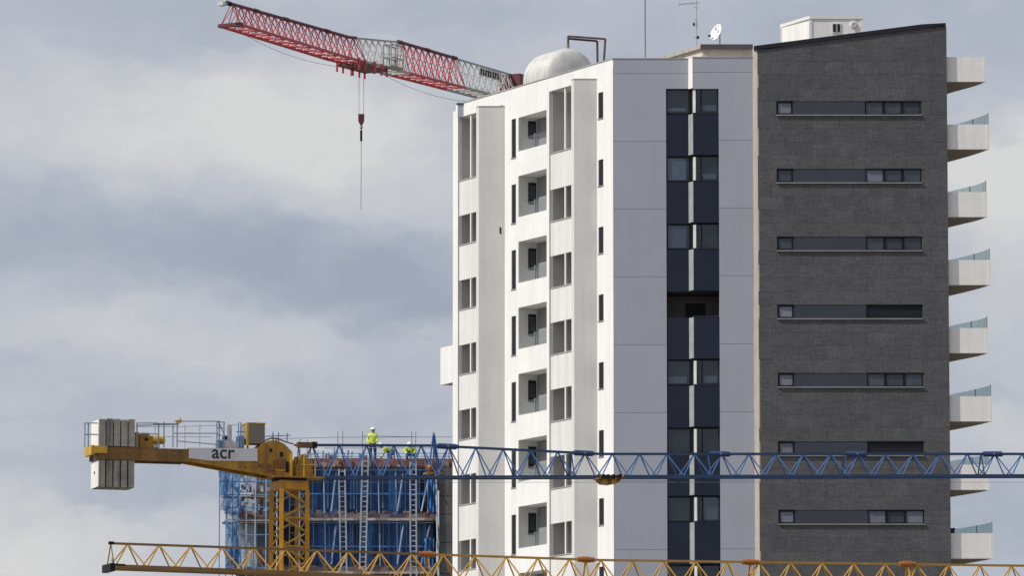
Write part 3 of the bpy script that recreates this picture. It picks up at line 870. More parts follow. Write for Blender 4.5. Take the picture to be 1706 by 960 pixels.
# --- yellow and blue flat-top crane
PSI = math.radians(17)
CP = at(482, 800, -25)
fa = FR((CP.x, CP.y), (math.cos(PSI), math.sin(PSI), 0), (math.sin(PSI), -math.cos(PSI), 0))
acr = thing('tower_crane', (CP.x, CP.y, 0), 'yellow tower crane with concrete counterweights, white sign and long blue jib', 'crane')
def AC(px, py=775): return fa.s_(px, py)
fan = FR((CP.x + fa.n.x * .6, CP.y + fa.n.y * .6), fa.u, fa.n)
sh0 = (fan.O - fa.O).dot(fa.u)
def A(px, py=775): return fan.s_(px, py) + sh0
def Z(px, py): return fa.z_(px, py)
ztm = Z(482, 818)
mast(acr, (CP.x, CP.y), math.radians(24), .56, ztm, .9, 1.15, 'mast_orange', 'crane_yellow', 5, .085, .04)
def rbox(mb, P, rot, wx, wy, z0, z1):
    ca, sa = math.cos(rot), math.sin(rot)
    q = [(P[0] + ca * x - sa * y, P[1] + sa * x + ca * y) for x, y in ((-wx, -wy), (wx, -wy), (wx, wy), (-wx, wy))]
    mb.prism([(x, y, z0) for x, y in q], (0, 0, z1 - z0)); return mb
rbox(MB(), CP, math.radians(24), .60, .60, ztm, Z(482, 803)).build('mast_head', 'mast_orange', acr)
m = MB(); m.tube((CP.x, CP.y, Z(482, 803) + .002), (CP.x, CP.y, Z(482, 797.5)), .72, 28); m.build('slewing_ring', 'frame_dark', acr)
# counter-jib beams (pair) with deck
zb0, zb1 = Z(230, 770), Z(230, 749)
for sg in (-1, 1):
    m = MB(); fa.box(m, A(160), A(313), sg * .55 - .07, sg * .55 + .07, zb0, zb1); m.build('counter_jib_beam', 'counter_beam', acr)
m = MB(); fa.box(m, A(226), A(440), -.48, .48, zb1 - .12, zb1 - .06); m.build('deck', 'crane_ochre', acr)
m = MB(); fa.box(m, A(152), A(157) - .002, -.66, .66, Z(160, 760), Z(160, 745)); fa.box(m, A(157), A(178), .622, .70, Z(160, 758), Z(160, 746)); m.build('end_beam', 'crane_yellow', acr)
# deep tapering girder either side
for sg in (-1, 1):
    off = sg * .55
    pts = [(300, 768.5), (313, 749.5), (430, 749.5), (438, 742), (448, 737), (462, 737), (474, 743), (487, 756), (487, 797), (456, 797), (400, 787)]
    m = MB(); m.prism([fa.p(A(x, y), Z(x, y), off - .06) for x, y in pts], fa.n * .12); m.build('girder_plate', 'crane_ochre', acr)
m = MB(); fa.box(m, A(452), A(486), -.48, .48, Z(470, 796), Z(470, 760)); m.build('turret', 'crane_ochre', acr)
for (x0, x1, y0, y1, mt_) in ((483, 486, 757, 797, 'crane_yellow'), (455, 457.5, 770, 796, 'crane_rust'), (441, 444, 742, 790, 'crane_rust'), (462, 475, 768, 782, 'crane_rust')):
    m = MB(); fa.box(m, A(x0), A(x1), .612, .68, Z(x0, y1), Z(x0, y0)); m.build('stiffener', mt_, acr)
for (x0, x1, y0, y1, mt_) in ((449, 453, 750, 756, 'frame_dark'), (466, 471, 756, 764, 'frame_dark'), (476, 481, 772, 790, 'frame_dark'), (446, 452, 776, 790, 'crane_rust'), (459, 474, 785, 788, 'crane_yellow'), (430, 440, 776, 782, 'crane_rust')):
    m = MB(); fa.box(m, A(x0), A(x1), .612, .63, Z(x0, y1), Z(x0, y0)); m.build('inspection_plate', mt_, acr)
m = MB()
for i in range(9): m.tube(fa.p(A(400 + i * 9.0), Z(400 + i * 9.0, 786.0 + i * 1.1) + .14, .612), fa.p(A(400 + i * 9.0), Z(400 + i * 9.0, 786.0 + i * 1.1) + .14, .64), .03, 6)
tag(m.build('bolt_row', 'crane_rust', acr), kind='stuff')
# slack cable over the turret
m = MB(); m.path([fa.p(A(x), Z(x, y), .1) for x, y in ((446, 736), (456, 731), (468, 732), (480, 737), (494, 741))], .03, 6); m.build('cable', 'crane_rust', acr)
# turret front: jib foot plates
for sg in (-1, 1):
    m = MB(); m.prism([fa.p(A(x, y), Z(x, y), sg * .5 - .05) for x, y in ((494, 797), (524, 797), (519, 780), (509, 760), (502, 760), (494, 782))], fa.n * .1); m.build('foot_plate', 'crane_ochre', acr)
m = MB()
for px in (505, 523.5):
    m.tube(fa.p(A(px), Z(px, 797), .75), fa.p(A(px), Z(px, 760), .75), .025)
m.tube(fa.p(A(500), Z(500, 761), .75), fa.p(A(524), Z(524, 761), .75), .02); m.tube(fa.p(A(500), Z(500, 778), .75), fa.p(A(524), Z(524, 778), .75), .02)
m.build('guard_rail', 'crane_yellow', acr)
m = MB(); fa.box(m, A(456), A(760), -.5, .78, Z(500, 799), Z(500, 797.2)); 
m = MB(); fa.box(m, A(452), A(540), -.2, .82, Z(500, 799.5), Z(500, 797.3)); m.build('walkway', 'crane_ochre', acr)
# sign with lettering
m = MB(); m.prism([fa.p(A(x, y), Z(x, y), .615) for x, y in ((315, 750), (428.5, 750), (428.5, 771.5), (352, 771), (315, 766.5))], fa.n * .03); sign = m.build('sign_panel', 'sign_white', acr)
cu = bpy.data.curves.new('lettering', 'FONT'); cu.body = 'acr'; cu.extrude = .004; cu.size = 1.0; cu.offset = .012
to = bpy.data.objects.new('lettering_source', cu); col.objects.link(to)
dg = bpy.context.evaluated_depsgraph_get()
me = bpy.data.meshes.new_from_object(to.evaluated_get(dg))
bpy.data.objects.remove(to)
xs = [v.co.x for v in me.vertices]; ys = [v.co.y for v in me.vertices]
x0, x1, y0, y1 = min(xs), max(xs), min(ys), max(ys)
L0, L1 = A(352.5), A(390.5); zt0, zt1 = Z(370, 767.6), Z(370, 752)
for v in me.vertices:
    p = fa.p(L0 + (v.co.x - x0) / (x1 - x0) * (L1 - L0), zt0 + (v.co.y - y0) / (y1 - y0) * (zt1 - zt0), .652 + v.co.z) - Vector(acr.location)
    v.co = p
me.materials.clear(); me.materials.append(MATS['black_paint'])
lo = bpy.data.objects.new('lettering', me); col.objects.link(lo); lo.parent = sign
# counterweight slabs
xe = [148.5, 166, 178.5, 191.5, 205, 217.5, 225]
xb = [165, 177, 190, 204, 217, 225]
xs = [146, 162, 174.5, 187.5, 201, 213.5, 222]
for i in range(5):
    a, b = A(164.5 + i * 12.2), A(164.5 + (i + 1) * 12.2) - .04
    z1 = Z(180, 698 + random.uniform(-1, 1)); z0 = Z(180, 815)
    m = MB(); fa.box(m, a, b, -.47, .47, z0 + .01, z1 - .09); fa.box(m, a + .003, b - .003, -.66, .66, zb1 + .03, z1 - .08); fa.box(m, a + .01, b - .01, -.64, .64, z0 + .02, zb0 - .03)
    w = m.build('counterweight', 'concrete_weight', acr)
    if i == 0:  # added plate: brightness of the sunlit end face put into its colour
        m = MB(); fa.box(m, a - .03, a - .002, -.655, .655, zb1 + .04, z1 - .09); fa.box(m, a - .025, a - .002, -.635, .635, z0 + .03, zb0 - .04); m.build('sunlit_end', 'sunlit_white', w)
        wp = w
w = wp
p = fa.p(A(164.5) - .03, Z(148, 788)); m = MB(); m.tube(p - fa.u * .02, p + fa.u * .01, .055, 8); m.build('lifting_hole', 'frame_dark', w)
# railings on the counter-jib
def rail(pts, posts, r=.026, mname='rail_grey', off=.6):
    m = MB()
    for x0, x1, y0, y1 in pts: m.tube(fa.p(A(x0, y0), Z(x0, y0), off), fa.p(A(x1, y1), Z(x1, y1), off), r)
    for x, y0, y1 in posts: m.tube(fa.p(A(x, y1), Z(x, y0), off), fa.p(A(x, y1), Z(x, y1), off), r)
    m.build('guard_rail', mname, acr)
rail([(141, 163, 708, 708), (141, 163, 727, 727)], [(141, 708, 748), (147, 708, 748)])
rail([(228, 264, 708, 708), (228, 264, 726, 726), (228, 298, 712, 710)], [(228, 708, 749), (264, 708, 749), (273, 706, 749)])
rail([(255, 298, 709, 709), (290, 366, 705, 705), (290, 366, 725, 725), (296, 366, 738, 744)], [(288, 709, 749), (295, 705, 749)], .024)
rail([(228, 298, 709.5, 709.5), (298, 410, 709.5, 706), (270, 366, 726, 726)], [(270, 709, 749), (320, 706, 749), (345, 706, 749)], .012, 'rail_grey', -.6)
m = MB(); p = fa.p(A(300), Z(300, 702), .6); m.tube(p - Vector((0, 0, .15)), p + Vector((0, 0, .06)), .035, 8); fa.box(m, A(293), A(300), .55, .65, Z(296, 707), Z(296, 703)); m.build('warning_lamp', 'crane_yellow', acr)
# winch
m = MB(); fa.box(m, A(235), A(257), -.35, .35, Z(245, 748), Z(245, 728)); fa.box(m, A(239), A(252), -.3, .3, Z(245, 727.9), Z(245, 723)); fa.box(m, A(227.5), A(235) - .003, -.3, .3, Z(230, 748), Z(230, 722)); wn = m.build('winch', 'crane_ochre', acr)
m = MB(); m.tube(fa.p(A(257.5), Z(265, 735), .25), fa.p(A(277), Z(265, 735), .25), .16, 14); m.tube(fa.p(A(262), Z(265, 735), .25), fa.p(A(266), Z(265, 735), .25), .19, 14); m.build('motor', 'crane_yellow', wn)
m = MB(); fa.box(m, A(257.5), A(268), -.1, .4, Z(260, 748), Z(260, 742)); m.build('motor_base', 'crane_white', wn)
m = MB(); p = fa.p(A(246), Z(246, 734), .352); m.tube(p, p + fa.n * .02, .07, 10); m.build('drum_end', 'frame_dark', wn)
# machinery and switch cabinets
m = MB(); m.tube(fa.p(A(384), Z(384, 735), .1), fa.p(A(384), Z(384, 709), .1), .17, 16); fa.box(m, A(374), A(393), -.2, .3, Z(384, 749), Z(384, 735)); m.build('transformer', 'machine_white', acr)
m = MB()
for x in (362, 366, 374, 398, 402):
    m.tube(fa.p(A(x), Z(x, 749), .5), fa.p(A(x), Z(x, 706), .5), .025)
for y in (706, 716, 728, 738): m.tube(fa.p(A(362), Z(365, y), .5), fa.p(A(375), Z(375, y), .5), .02)
for y in (722, 734): m.tube(fa.p(A(394), Z(394, y), .5), fa.p(A(410), Z(410, y), .5), .02)
m.tube(fa.p(A(365), Z(365, 707), .5), fa.p(A(376), Z(376, 730), .5), .02)
m.build('machinery_frame', 'machine_blue', acr)
for (x0, x1, y0, y1, mt_) in ((366, 373, 735, 749, 'machine_blue'), (393, 399, 738, 749, 'machine_white'), (400, 409, 728, 749, 'machine_blue'), (377, 381, 728, 734, 'frame_dark')):
    m = MB(); fa.box(m, A(x0), A(x1), -.1, .35, Z(x0, y1), Z(x0, y0)); m.build('switch_box', mt_, acr)
m = MB(); fa.box(m, A(413), A(443), -.42, .42, Z(428, 741), Z(428, 708.5)); cb = m.build('cabinet', 'cabinet_brown', acr)
for i in range(9):
    y = 713 + i * 3
    m = MB(); fa.box(m, A(417), A(441), .422, .432, Z(428, y + 1.4), Z(428, y)); m.build('louvre', 'cabinet_brown', cb)
m = MB(); fa.box(m, A(412), A(415.5), .40, .45, Z(414, 746), Z(414, 708)); fa.box(m, A(412), A(444), -.45, .45, Z(428, 708.4), Z(428, 706.5)); m.build('frame', 'crane_yellow', cb)
m = MB()
for x in (415, 441): 
    for v in (-.35, .35): m.tube(fa.p(A(x), Z(x, 750), v), fa.p(A(x), Z(x, 741), v), .04)
m.build('legs', 'frame_dark', cb)
# slender rods above the turret
m = MB(); m.tube(fa.p(A(444), Z(444, 728), 0), fa.p(A(490), Z(490, 726), 0), .02)
for x, y0, y1 in ((461, 720, 745), (470, 721, 740), (484.5, 722, 738), (466, 730, 736)): m.tube(fa.p(A(x), Z(x, y0), 0), fa.p(A(x), Z(x, y1), 0), .025)
m.build('signal_frame', 'machine_blue', acr)
# blue jib
SB = [AC(497 + 45.5 * i) for i in range(0, 37)]
topb = [(AC(494, 742), Z(494, 742)), (AC(720, 743), Z(720, 743)), (AC(760, 745), Z(760, 745)), (AC(1000, 757), Z(1000, 757)), (AC(1400, 757), Z(1400, 757)), (AC(2150, 757), Z(2150, 757))]
botb = [(AC(494, 797), Z(494, 797)), (AC(2150, 793), Z(2150, 793))]
js = [AC(497 + 45.5 * 5), AC(497 + 45.5 * 10), AC(497 + 45.5 * 15), AC(497 + 45.5 * 20), AC(497 + 45.5 * 25), AC(497 + 45.5 * 30)]
cuts = [AC(497)] + js + [AC(497 + 45.5 * 36)]
secs = [(a, b, 'jib_blue_dark', 'jib_blue') for a, b in zip(cuts[:-1], cuts[1:])]
zta, zba = jib(acr, fa, topb, botb, .40, SB, secs, .05, .048, .028)
for s in js:
    s += AC(745) - AC(724.5)
    m = MB(); m.tube(fa.p(s - .38, zta(s - .38)), fa.p(s + .38, zta(s + .38)), .118, 10); m.tube(fa.p(s - .44, zta(s)), fa.p(s + .44, zta(s)), .09, 10)
    sl_ = m.build('jib_sleeve', 'jib_blue_dark', acr)
    m = MB(); m.tube(fa.p(s, zta(s), .13), fa.p(s, zta(s), .16), .035, 8); m.build('pin', 'steel_grey', sl_)
m = MB(); m.tube(fa.p(AC(490), zta(AC(490))), fa.p(AC(528), zta(AC(528))), .05); fa.box(m, AC(495), AC(519), -.12, .12, Z(507, 746.5), Z(507, 737.5)); m.build('tie_block', 'crane_rust', acr)
m = MB(); fa.box(m, AC(519) + .003, AC(527), -.13, .13, Z(523, 747), Z(523, 737)); m.build('tie_end', 'frame_dark', acr)
# trolley winch (orange) with its frame inside the jib
m = MB(); m.ball(fa.p(AC(717), Z(717, 780)), .20, .25, .19); m.ball(fa.p(AC(725), Z(725, 778)), .14, .2, .16); wn = m.build('trolley_winch', 'sleeve_orange', acr, smooth=True)
m = MB()
for x0, y0, x1, y1 in ((720, 726, 712, 790), (722, 726, 731, 790), (721, 722, 721, 775)): m.tube(fa.p(AC(x0, y0), Z(x0, y0), .15), fa.p(AC(x1, y1), Z(x1, y1), .15), .035)
m.build('frame', 'jib_blue', wn)
m = MB(); fa.box(m, AC(708), AC(734), -.3, .3, Z(720, 791), Z(720, 788)); m.build('base_plate', 'crane_ochre', wn)
# trolley under the jib
tr = MB(); fa.box(tr, AC(994), AC(1030), -.5, .5, Z(1010, 800), Z(1010, 797.5)); t_ = tr.build('trolley', 'crane_ochre', acr)
for x in (998, 1005, 1014, 1024):
    m = MB(); p = fa.p(AC(x), Z(x, 797), .6); m.tube(p, p + fa.n * .08, .10, 12); m.build('wheel', 'frame_dark', t_)
m = MB(); m.prism([fa.p(AC(x), Z(x, y), -.3) for x, y in ((995, 800.5), (1031, 800.5), (1026, 806), (1015, 808.5), (1002, 807))], fa.n * .6); m.build('frame', 'jib_brown', t_)
for x in (1003, 1018):
    m = MB(); p = fa.p(AC(x), Z(x, 804), .32); m.tube(p, p + fa.n * .05, .13, 14); m.build('sheave', 'crane_yellow', t_)
m = MB(); m.tube(fa.p(AC(990), Z(990, 792), .5), fa.p(AC(996), Z(996, 798), .5), .03); m.tube(fa.p(AC(1028), Z(1028, 800), .5), fa.p(AC(1035), Z(1035, 792), .5), .035); m.build('guide_arm', 'jib_brown', t_)
m = MB()
for y in (803.5, ):
    m.tube(fa.p(AC(500, y), Z(500, y) , -.2), fa.p(AC(2100, y), Z(2100, y), -.2), .008, 4)
m.build('trolley_rope', 'cable_grey', acr)

# --- yellow jib crossing the bottom of the picture
YP = at(760, 940, -42)
YA_ = math.radians(20)
fy = FR((YP.x, YP.y), (math.cos(YA_), math.sin(YA_), 0), (math.sin(YA_), -math.cos(YA_), 0))
B_ = lambda px, py=930: fy.s_(px, py)
ZY = lambda px, py: fy.z_(px, py)
mp_ = fy.p(B_(2050), 0)
yc = thing('tower_crane', (mp_.x, mp_.y, 0), 'long yellow lattice crane jib crossing low in front of everything, tip at left', 'crane')
topy = [(B_(184, 906), ZY(184, 906)), (B_(760, 926), ZY(760, 926)), (B_(1000, 934), ZY(1000, 934)), (B_(1706, 943.5), ZY(1706, 943.5)), (B_(2100, 948), ZY(2100, 948))]
boty = [(B_(184, 946), ZY(184, 946)), (B_(420, 954.5), ZY(420, 954.5)), (B_(1000, 981), ZY(1000, 981)), (B_(2100, 997), ZY(2100, 997))]
bp = [186 + 52.6 * i for i in range(0, 36)]
SY = [B_(x) for x in bp]
cuts = [B_(184)] + [B_(x) for x in (712, 976, 1250, 1512, 1775)] + [SY[-1]]
secs = [(a, b, 'jib_brown' if i == 0 else 'jib_yellow', 'jib_yellow') for i, (a, b) in enumerate(zip(cuts[:-1], cuts[1:]))]
zty, zby = jib(yc, fy, topy, boty, .48, SY, secs, .042, .07, .030, lace=True)
for x in (712, 976, 1250, 1512):
    s = B_(x); m = MB(); m.tube(fy.p(s - .33, zty(s - .33)), fy.p(s + .33, zty(s + .33)), .10, 10); m.tube(fy.p(s - .16, zty(s)), fy.p(s + .16, zty(s)), .12, 10); m.build('jib_sleeve', 'sleeve_orange', yc)
m = MB(); fy.box(m, B_(177), B_(185), -.55, .55, ZY(181, 954), ZY(181, 941)); m.build('tip_buffer', 'frame_dark', yc)
m = MB(); p = fy.p(B_(181), ZY(181, 936), .4); m.tube(p - Vector((0, 0, .15)), p + Vector((0, 0, .1)), .06, 8); m.build('tip_lamp', 'crane_white', yc)
m = MB(); fy.box(m, B_(181), B_(189), -.06, .06, ZY(185, 908), ZY(185, 903)); m.build('chord_cap', 'frame_dark', yc)
m = MB(); fy.box(m, B_(186), B_(202), .3, .55, ZY(190, 945), ZY(190, 942)); m.build('trolley_stop', 'frame_dark', yc)
mast(yc, (mp_.x, mp_.y), 0, .8, zby(B_(2050)) - .1, .9, 2.0, 'crane_yellow', 'crane_yellow', 0)
# --- red and white crane far behind
RP = at(600, 90, 130)
ua = math.radians(30)
fr_ = FR((RP.x, RP.y), (math.sin(ua), math.cos(ua), 0), (math.cos(ua), -math.sin(ua), 0))
RS = lambda px, py: fr_.sz(px, py)
topr = [RS(378, 4.5), RS(580, 62), RS(665, 70), RS(840, 121), RS(865, 128.5)]
botr = [RS(366, 36.5), RS(560, 96.5), RS(640, 116.5), RS(800, 158), RS(868, 176)]
s0, s1 = RS(384, 30)[0], RS(868, 150)[0]
nb = 46
SR = [s0 + (s1 - s0) * i / nb for i in range(nb + 1)]
def near(px, py): 
    s = RS(px, py)[0]; return min(SR, key=lambda q: abs(q - s))
cuts = [s0, near(588, 85), near(667, 100), near(762, 125), near(848, 145), s1]
cols = [('crane_red', 'crane_red'), ('crane_greyline', 'crane_white'), ('crane_red', 'crane_red'), ('crane_greyline', 'crane_white'), ('crane_darkred', 'crane_red')]
mq = fr_.p(s1 + 5, 0)
rc = thing('tower_crane', (mq.x, mq.y, 0), 'distant red and white striped tower crane with hook, jib behind the white roof', 'crane')
ztr, zbr = jib(rc, fr_, topr, botr, .75, SR, [(a, b, c_[0], c_[1]) for a, b, c_ in zip(cuts[:-1], cuts[1:], cols)], .055, .075, .034)
# dark top chord in the red parts
for a, b in ((cuts[0], cuts[1]), (cuts[2], cuts[3])):
    kn = [a] + [p[0] for p in topr if a < p[0] < b] + [b]
    m = MB()
    for p, q in zip(kn[:-1], kn[1:]): m.tube(fr_.p(p, ztr(p) + .02), fr_.p(q, ztr(q) + .02), .085, sq=True)
    m.build('top_chord', 'crane_darkred', rc)
for px, py in ((427, 17), (476, 33), (545, 53), (666, 71), (712, 85), (757, 98)):
    s = RS(px, py)[0]; m = MB(); m.tube(fr_.p(s - .25, ztr(s - .25) + .03), fr_.p(s + .25, ztr(s + .25) + .03), .14, 8); m.build('chord_joint', 'crane_darkred', rc)
m = MB(); a = RS(381, 5); m.tube(fr_.p(a[0] - .2, a[1]), fr_.p(a[0] + .2, a[1] - .02), .16, 8); m.build('tip_pulley', 'frame_dark', rc)
m = MB(); q = RS(376, 5); fr_.box(m, q[0] - .55, q[0] - .1, -.25, .15, q[1] - .2, q[1] + .0); m.build('tip_lamp', 'crane_white', rc)
m = MB(); q = RS(383, 41); fr_.box(m, q[0] - .1, q[0] + .25, -.85, .85, q[1] - .12, q[1] + .1); m.build('tip_buffer', 'crane_darkred', rc)
# maker's board with illegible dark lettering
bq = []
for px, py in ((789, 112), (824, 122), (824, 136), (789, 126)): bq.append(RS(px, py))
m = MB(); m.prism([fr_.p(s, z, .42) for s, z in bq], fr_.n * .04); bd = m.build('name_board', 'crane_white', rc)
for i in range(8):
    t0 = .05 + i * .115; t1 = t0 + .055
    def bl(t, v):
        s = bq[0][0] + (bq[1][0] - bq[0][0]) * t
        za = bq[0][1] + (bq[1][1] - bq[0][1]) * t; zb_ = bq[3][1] + (bq[2][1] - bq[3][1]) * t
        return fr_.p(s, za + (zb_ - za) * v, .465)
    m = MB(); m.prism([bl(t0, .18), bl(t1, .18), bl(t1, .85), bl(t0, .85)], fr_.n * .01)
    if i % 3 != 1: m.prism([bl(t0, .18), bl(t0 + .09, .18), bl(t0 + .09, .34), bl(t0, .34)], fr_.n * .012)
    if i % 2: m.prism([bl(t0, .66), bl(t0 + .09, .66), bl(t0 + .09, .82), bl(t0, .82)], fr_.n * .012)
    m.build('lettering', 'frame_dark', bd)
# red tower head
hq = RS(855, 140)
m = MB(); fr_.box(m, hq[0] - .5, hq[0] + 2.0, -.8, .8, ztr(hq[0]) - 1.6, ztr(hq[0]) + .02); m.build('head_frame', 'crane_darkred', rc)
m = MB(); fr_.box(m, s1 + .3, s1 + 8, -.6, .6, zbr(s1) - .3, zbr(s1) + .1); m.build('counter_jib', 'crane_darkred', rc)
mast(rc, (mq.x, mq.y), .5, .9, zbr(s1) - .35, .9, 2.2, 'crane_red', 'crane_red', 0)
# basket
q0, q1 = RS(621, 100), RS(641, 100)
zt_, zb_ = RS(630, 78)[1], RS(630, 114)[1]
m = MB(); vv = .82
for s in (q0[0], (q0[0] + q1[0]) / 2, q1[0]): m.tube(fr_.p(s, zb_, vv), fr_.p(s, zt_, vv), .05); m.tube(fr_.p(s, zb_, vv + .6), fr_.p(s, zt_, vv + .6), .045)
for z in (zb_, zb_ + (zt_ - zb_) * .4, zt_):
    for v in (vv, vv + .6): m.tube(fr_.p(q0[0], z, v), fr_.p(q1[0], z, v), .045)
    for s in (q0[0], q1[0]): m.tube(fr_.p(s, z, vv), fr_.p(s, z, vv + .6), .04)
bk = m.build('work_basket', 'crane_greyline', rc)
m = MB(); fr_.box(m, q0[0] - .2, q1[0], vv, vv + .6, zb_ - .08, zb_ - .01); m.build('floor', 'crane_greyline', bk)
# trolley
tq = RS(602, 112)
m = MB(); fr_.box(m, RS(580, 110)[0], RS(626, 110)[0], -.85, .85, tq[1] - .10, tq[1] + .05); t_ = m.build('trolley', 'crane_darkred', rc)
for i, px in enumerate((580, 590, 605, 617, 626)):
    for v in (-.85, .85):
        s = RS(px, 112)[0]; m = MB(); m.tube(fr_.p(s, tq[1] + .35, v), fr_.p(s, tq[1] - .45, v), .07 if i != 2 else .12); m.build('hanger', 'crane_red', t_)
for px in (592, 600, 609):
    s = RS(px, 110)[0]; m = MB(); m.tube(fr_.p(s, tq[1] + .12, -.3), fr_.p(s, tq[1] + .12, .3), .22, 10); m.build('sheave', 'crane_red', t_)
# hook block, ropes, load line
hk = fr_.p(RS(602, 150)[0], 0)
zq = lambda py: on(602, py, hk, XF).z
xq = lambda px: on(px, 150, hk, XF).x
m = MB()
for px in (598, 606): m.tube((xq(px), hk.y, zq(116)), (xq(px), hk.y, zq(192)), .016, 4)
m.build('hoist_rope', 'cable_grey', rc)
m = MB(); m.prism([(xq(x), hk.y - .12, zq(y)) for x, y in ((597, 190), (607, 190), (607, 201), (604, 208), (600, 208), (597, 201))], (0, .24, 0)); hb = m.build('hook_block', 'crane_darkred', rc)
m = MB(); m.tube((xq(602), hk.y, zq(208)), (xq(602), hk.y, zq(218)), .035); m.tube((xq(602), hk.y, zq(217)), (xq(602), hk.y, zq(235)), .075, 8); m.path([(xq(602) + .09 * math.sin(t), hk.y, zq(212) + .09 * math.cos(t)) for t in [i * .6 for i in range(9)]], .025); m.build('hook', 'frame_dark', hb)
m = MB(); m.tube((xq(602), hk.y, zq(235)), (xq(602), hk.y, zq(349)), .022, 5); m.build('load_line', 'cable_grey', rc)
def sag(p0, p1, d):
    m = MB(); pts = []
    for i in range(15):
        t = i / 14
        q = Vector(p0).lerp(Vector(p1), t); q.z -= d * 4 * t * (1 - t); pts.append(q)
    m.path(pts, .014, 4); m.build('trolley_rope', 'cable_grey', rc)
sag(fr_.p(*RS(388, 46)), fr_.p(*RS(584, 112)), .55)
sag(fr_.p(*RS(628, 118)), fr_.p(*RS(800, 170)), .5)

# ------------------------------------------------------------------ building under construction
YK = 25.0
K = lambda px, py, dy=0.: at(px, py, YK + dy)
KX = lambda px, dy=0.: at(px, 850, YK + dy).x
KZ = lambda py, dy=0.: at(600, py, YK + dy).z
con = thing('unfinished_building', (KX(580), YK + 5, 0), 'unfinished concrete block with blue formwork walls, left of the white tower', 'building')
slabs = [(767, 780), (856, 868), (944, 957)]
for i, (y0, y1) in enumerate(slabs):
    m = MB(); m.box(KX(452 if i == 0 else 392), KX(728), YK + .3, YK + 12, KZ(y1), KZ(y0)); s = m.build('floor_slab', 'slab_concrete', con)
    if i:
        m = MB(); m.box(KX(378), KX(721), YK + .05, YK + .28, KZ(y1 - .3), KZ(y1 - 4.5)); m.build('slab_edge', 'edge_pale', s)
m = MB(); m.box(KX(398), KX(726), YK + .5, YK + 12, 0, KZ(957.5)); m.build('lower_wall', 'concrete_dark', con)
# back walls of the storeys
for (y0, y1) in ((780, 856), (868, 944)):
    m = MB(); m.box(KX(425), KX(726), YK + 1.6, YK + 1.8, KZ(y1), KZ(y0)); m.build('rear_partition', 'form_dark', con)
    x = 517.0
    while x < 722:
        w = random.choice((9, 12, 15, 18)); x1 = min(x + w, 722)
        r = random.random()
        up = y0 + 78 * .52
        mt_ = 'form_navy' if r < .62 else ('form_dark' if r < .85 else 'form_blue')
        m = MB(); dy = random.uniform(.9, 1.15); m.box(KX(x + .5), KX(x1 - .5), YK + dy, YK + dy + .08, KZ(y1), KZ(y0)); m.build('formwork_panel', mt_, con)
        if random.random() < .75:
            m = MB(); m.box(KX(x + .3), KX(x1 - .3), YK + dy - .12, YK + dy - .02, KZ(up if random.random() < .7 else y1 - 8), KZ(y0 + 1)); m.build('formwork_panel', 'form_navy' if random.random() < .8 else 'form_blue', con)
        x = x1
studs = [(522, 0, .018), (539, 1, .045), (548, 0, .02), (556, 0, .018), (584, 0, .02), (588, 0, .03), (595, 0, .018), (618, 0, .02), (630, 1, .05), (637, 0, .02), (648, 0, .02), (659, 1, .05), (668, 0, .03), (676, 0, .018), (699, 0, .02), (708, 0, .018)]
for (y0, y1) in ((780, 856), (868, 944)):
    for (x, big, r) in studs:
        x += random.uniform(-1.5, 1.5) if not big else (2 if y0 > 800 else 0)
        m = MB(); a = K(x, y0, .7 - big * .4); b = K(x + (1.5 if big else random.uniform(-1, 1)), y1 - (0 if big else random.choice((0, 8, 20))), .7 - big * .4)
        m.tube((a.x, a.y, KZ(y0)), (b.x, b.y, b.z), r * .8, 5); m.build('prop', 'stud_pale', con)
    ym = y0 + 43
    m = MB(); m.tube((KX(452), YK + .3, KZ(ym)), (KX(722), YK + .3, KZ(ym)), .03); m.build('waling', 'rail_blue', con)
    m = MB(); m.tube((KX(517), YK + .32, KZ(y0 + 2.5)), (KX(722), YK + .32, KZ(y0 + 2.5)), .025); m.build('waling', 'stud_pale', con)
    m = MB(); m.tube((KX(517), YK + .82, KZ(y0 + 40)), (KX(722), YK + .82, KZ(y0 + 40)), .035); m.build('waling', 'rail_blue', con)
    for (x0, x1) in ((716, 702), (560, 552), (672, 662)):
        m = MB(); a = K(x0, y0 + 8, .2); b = K(x1, y1 - 3, .2); m.tube(a, b, .04); m.build('raking_prop', 'stud_pale', con)
# debris and shuttering boards along slab edges
for (y0, x_a, x_b, cnt) in ((856, 380, 720, 44), (944, 400, 722, 30)):
    for i in range(cnt):
        x = random.uniform(x_a, x_b); w = random.uniform(3, 16); h = random.uniform(1.5, 7)
        m = MB(); dy = random.uniform(.3, .75); m.box(KX(x), KX(x + w), YK + dy, YK + dy + .12, KZ(y0), KZ(y0 - h)); m.build('loose_board', random.choice(('timber', 'slab_concrete', 'formwork_red', 'timber')), con)
x = 506
while x < 757:
    w = random.choice((14, 18, 22)); x1 = min(x + w, 757)
    m = MB(); m.box(KX(x + .3), KX(x1 - .3), YK + .1 + random.uniform(0, .06), YK + .29, KZ(779 + random.uniform(-2, 1)), KZ(763.5 + random.uniform(-1, 1))); m.build('edge_board', 'formwork_red', con)
    x = x1
for i in range(30):
    x = random.uniform(508, 745); w = random.uniform(2, 9)
    m = MB(); dy = random.uniform(-.05, .06); m.box(KX(x), KX(x + w), YK + dy, YK + .095, KZ(778), KZ(random.uniform(766, 775))); m.build('loose_board', random.choice(('slab_concrete', 'timber', 'tarp_bluegrey')), con)
for i in range(16):
    x = random.uniform(520, 610); dy = random.uniform(1, 4); p = K(x, 763, dy)
    m = MB(); m.box(p.x, p.x + random.uniform(.1, .5), YK + dy, YK + dy + .3, KZ(768), KZ(random.uniform(752, 763))); m.build('stacked_board', random.choice(('timber', 'slab_concrete', 'form_dark')), con)
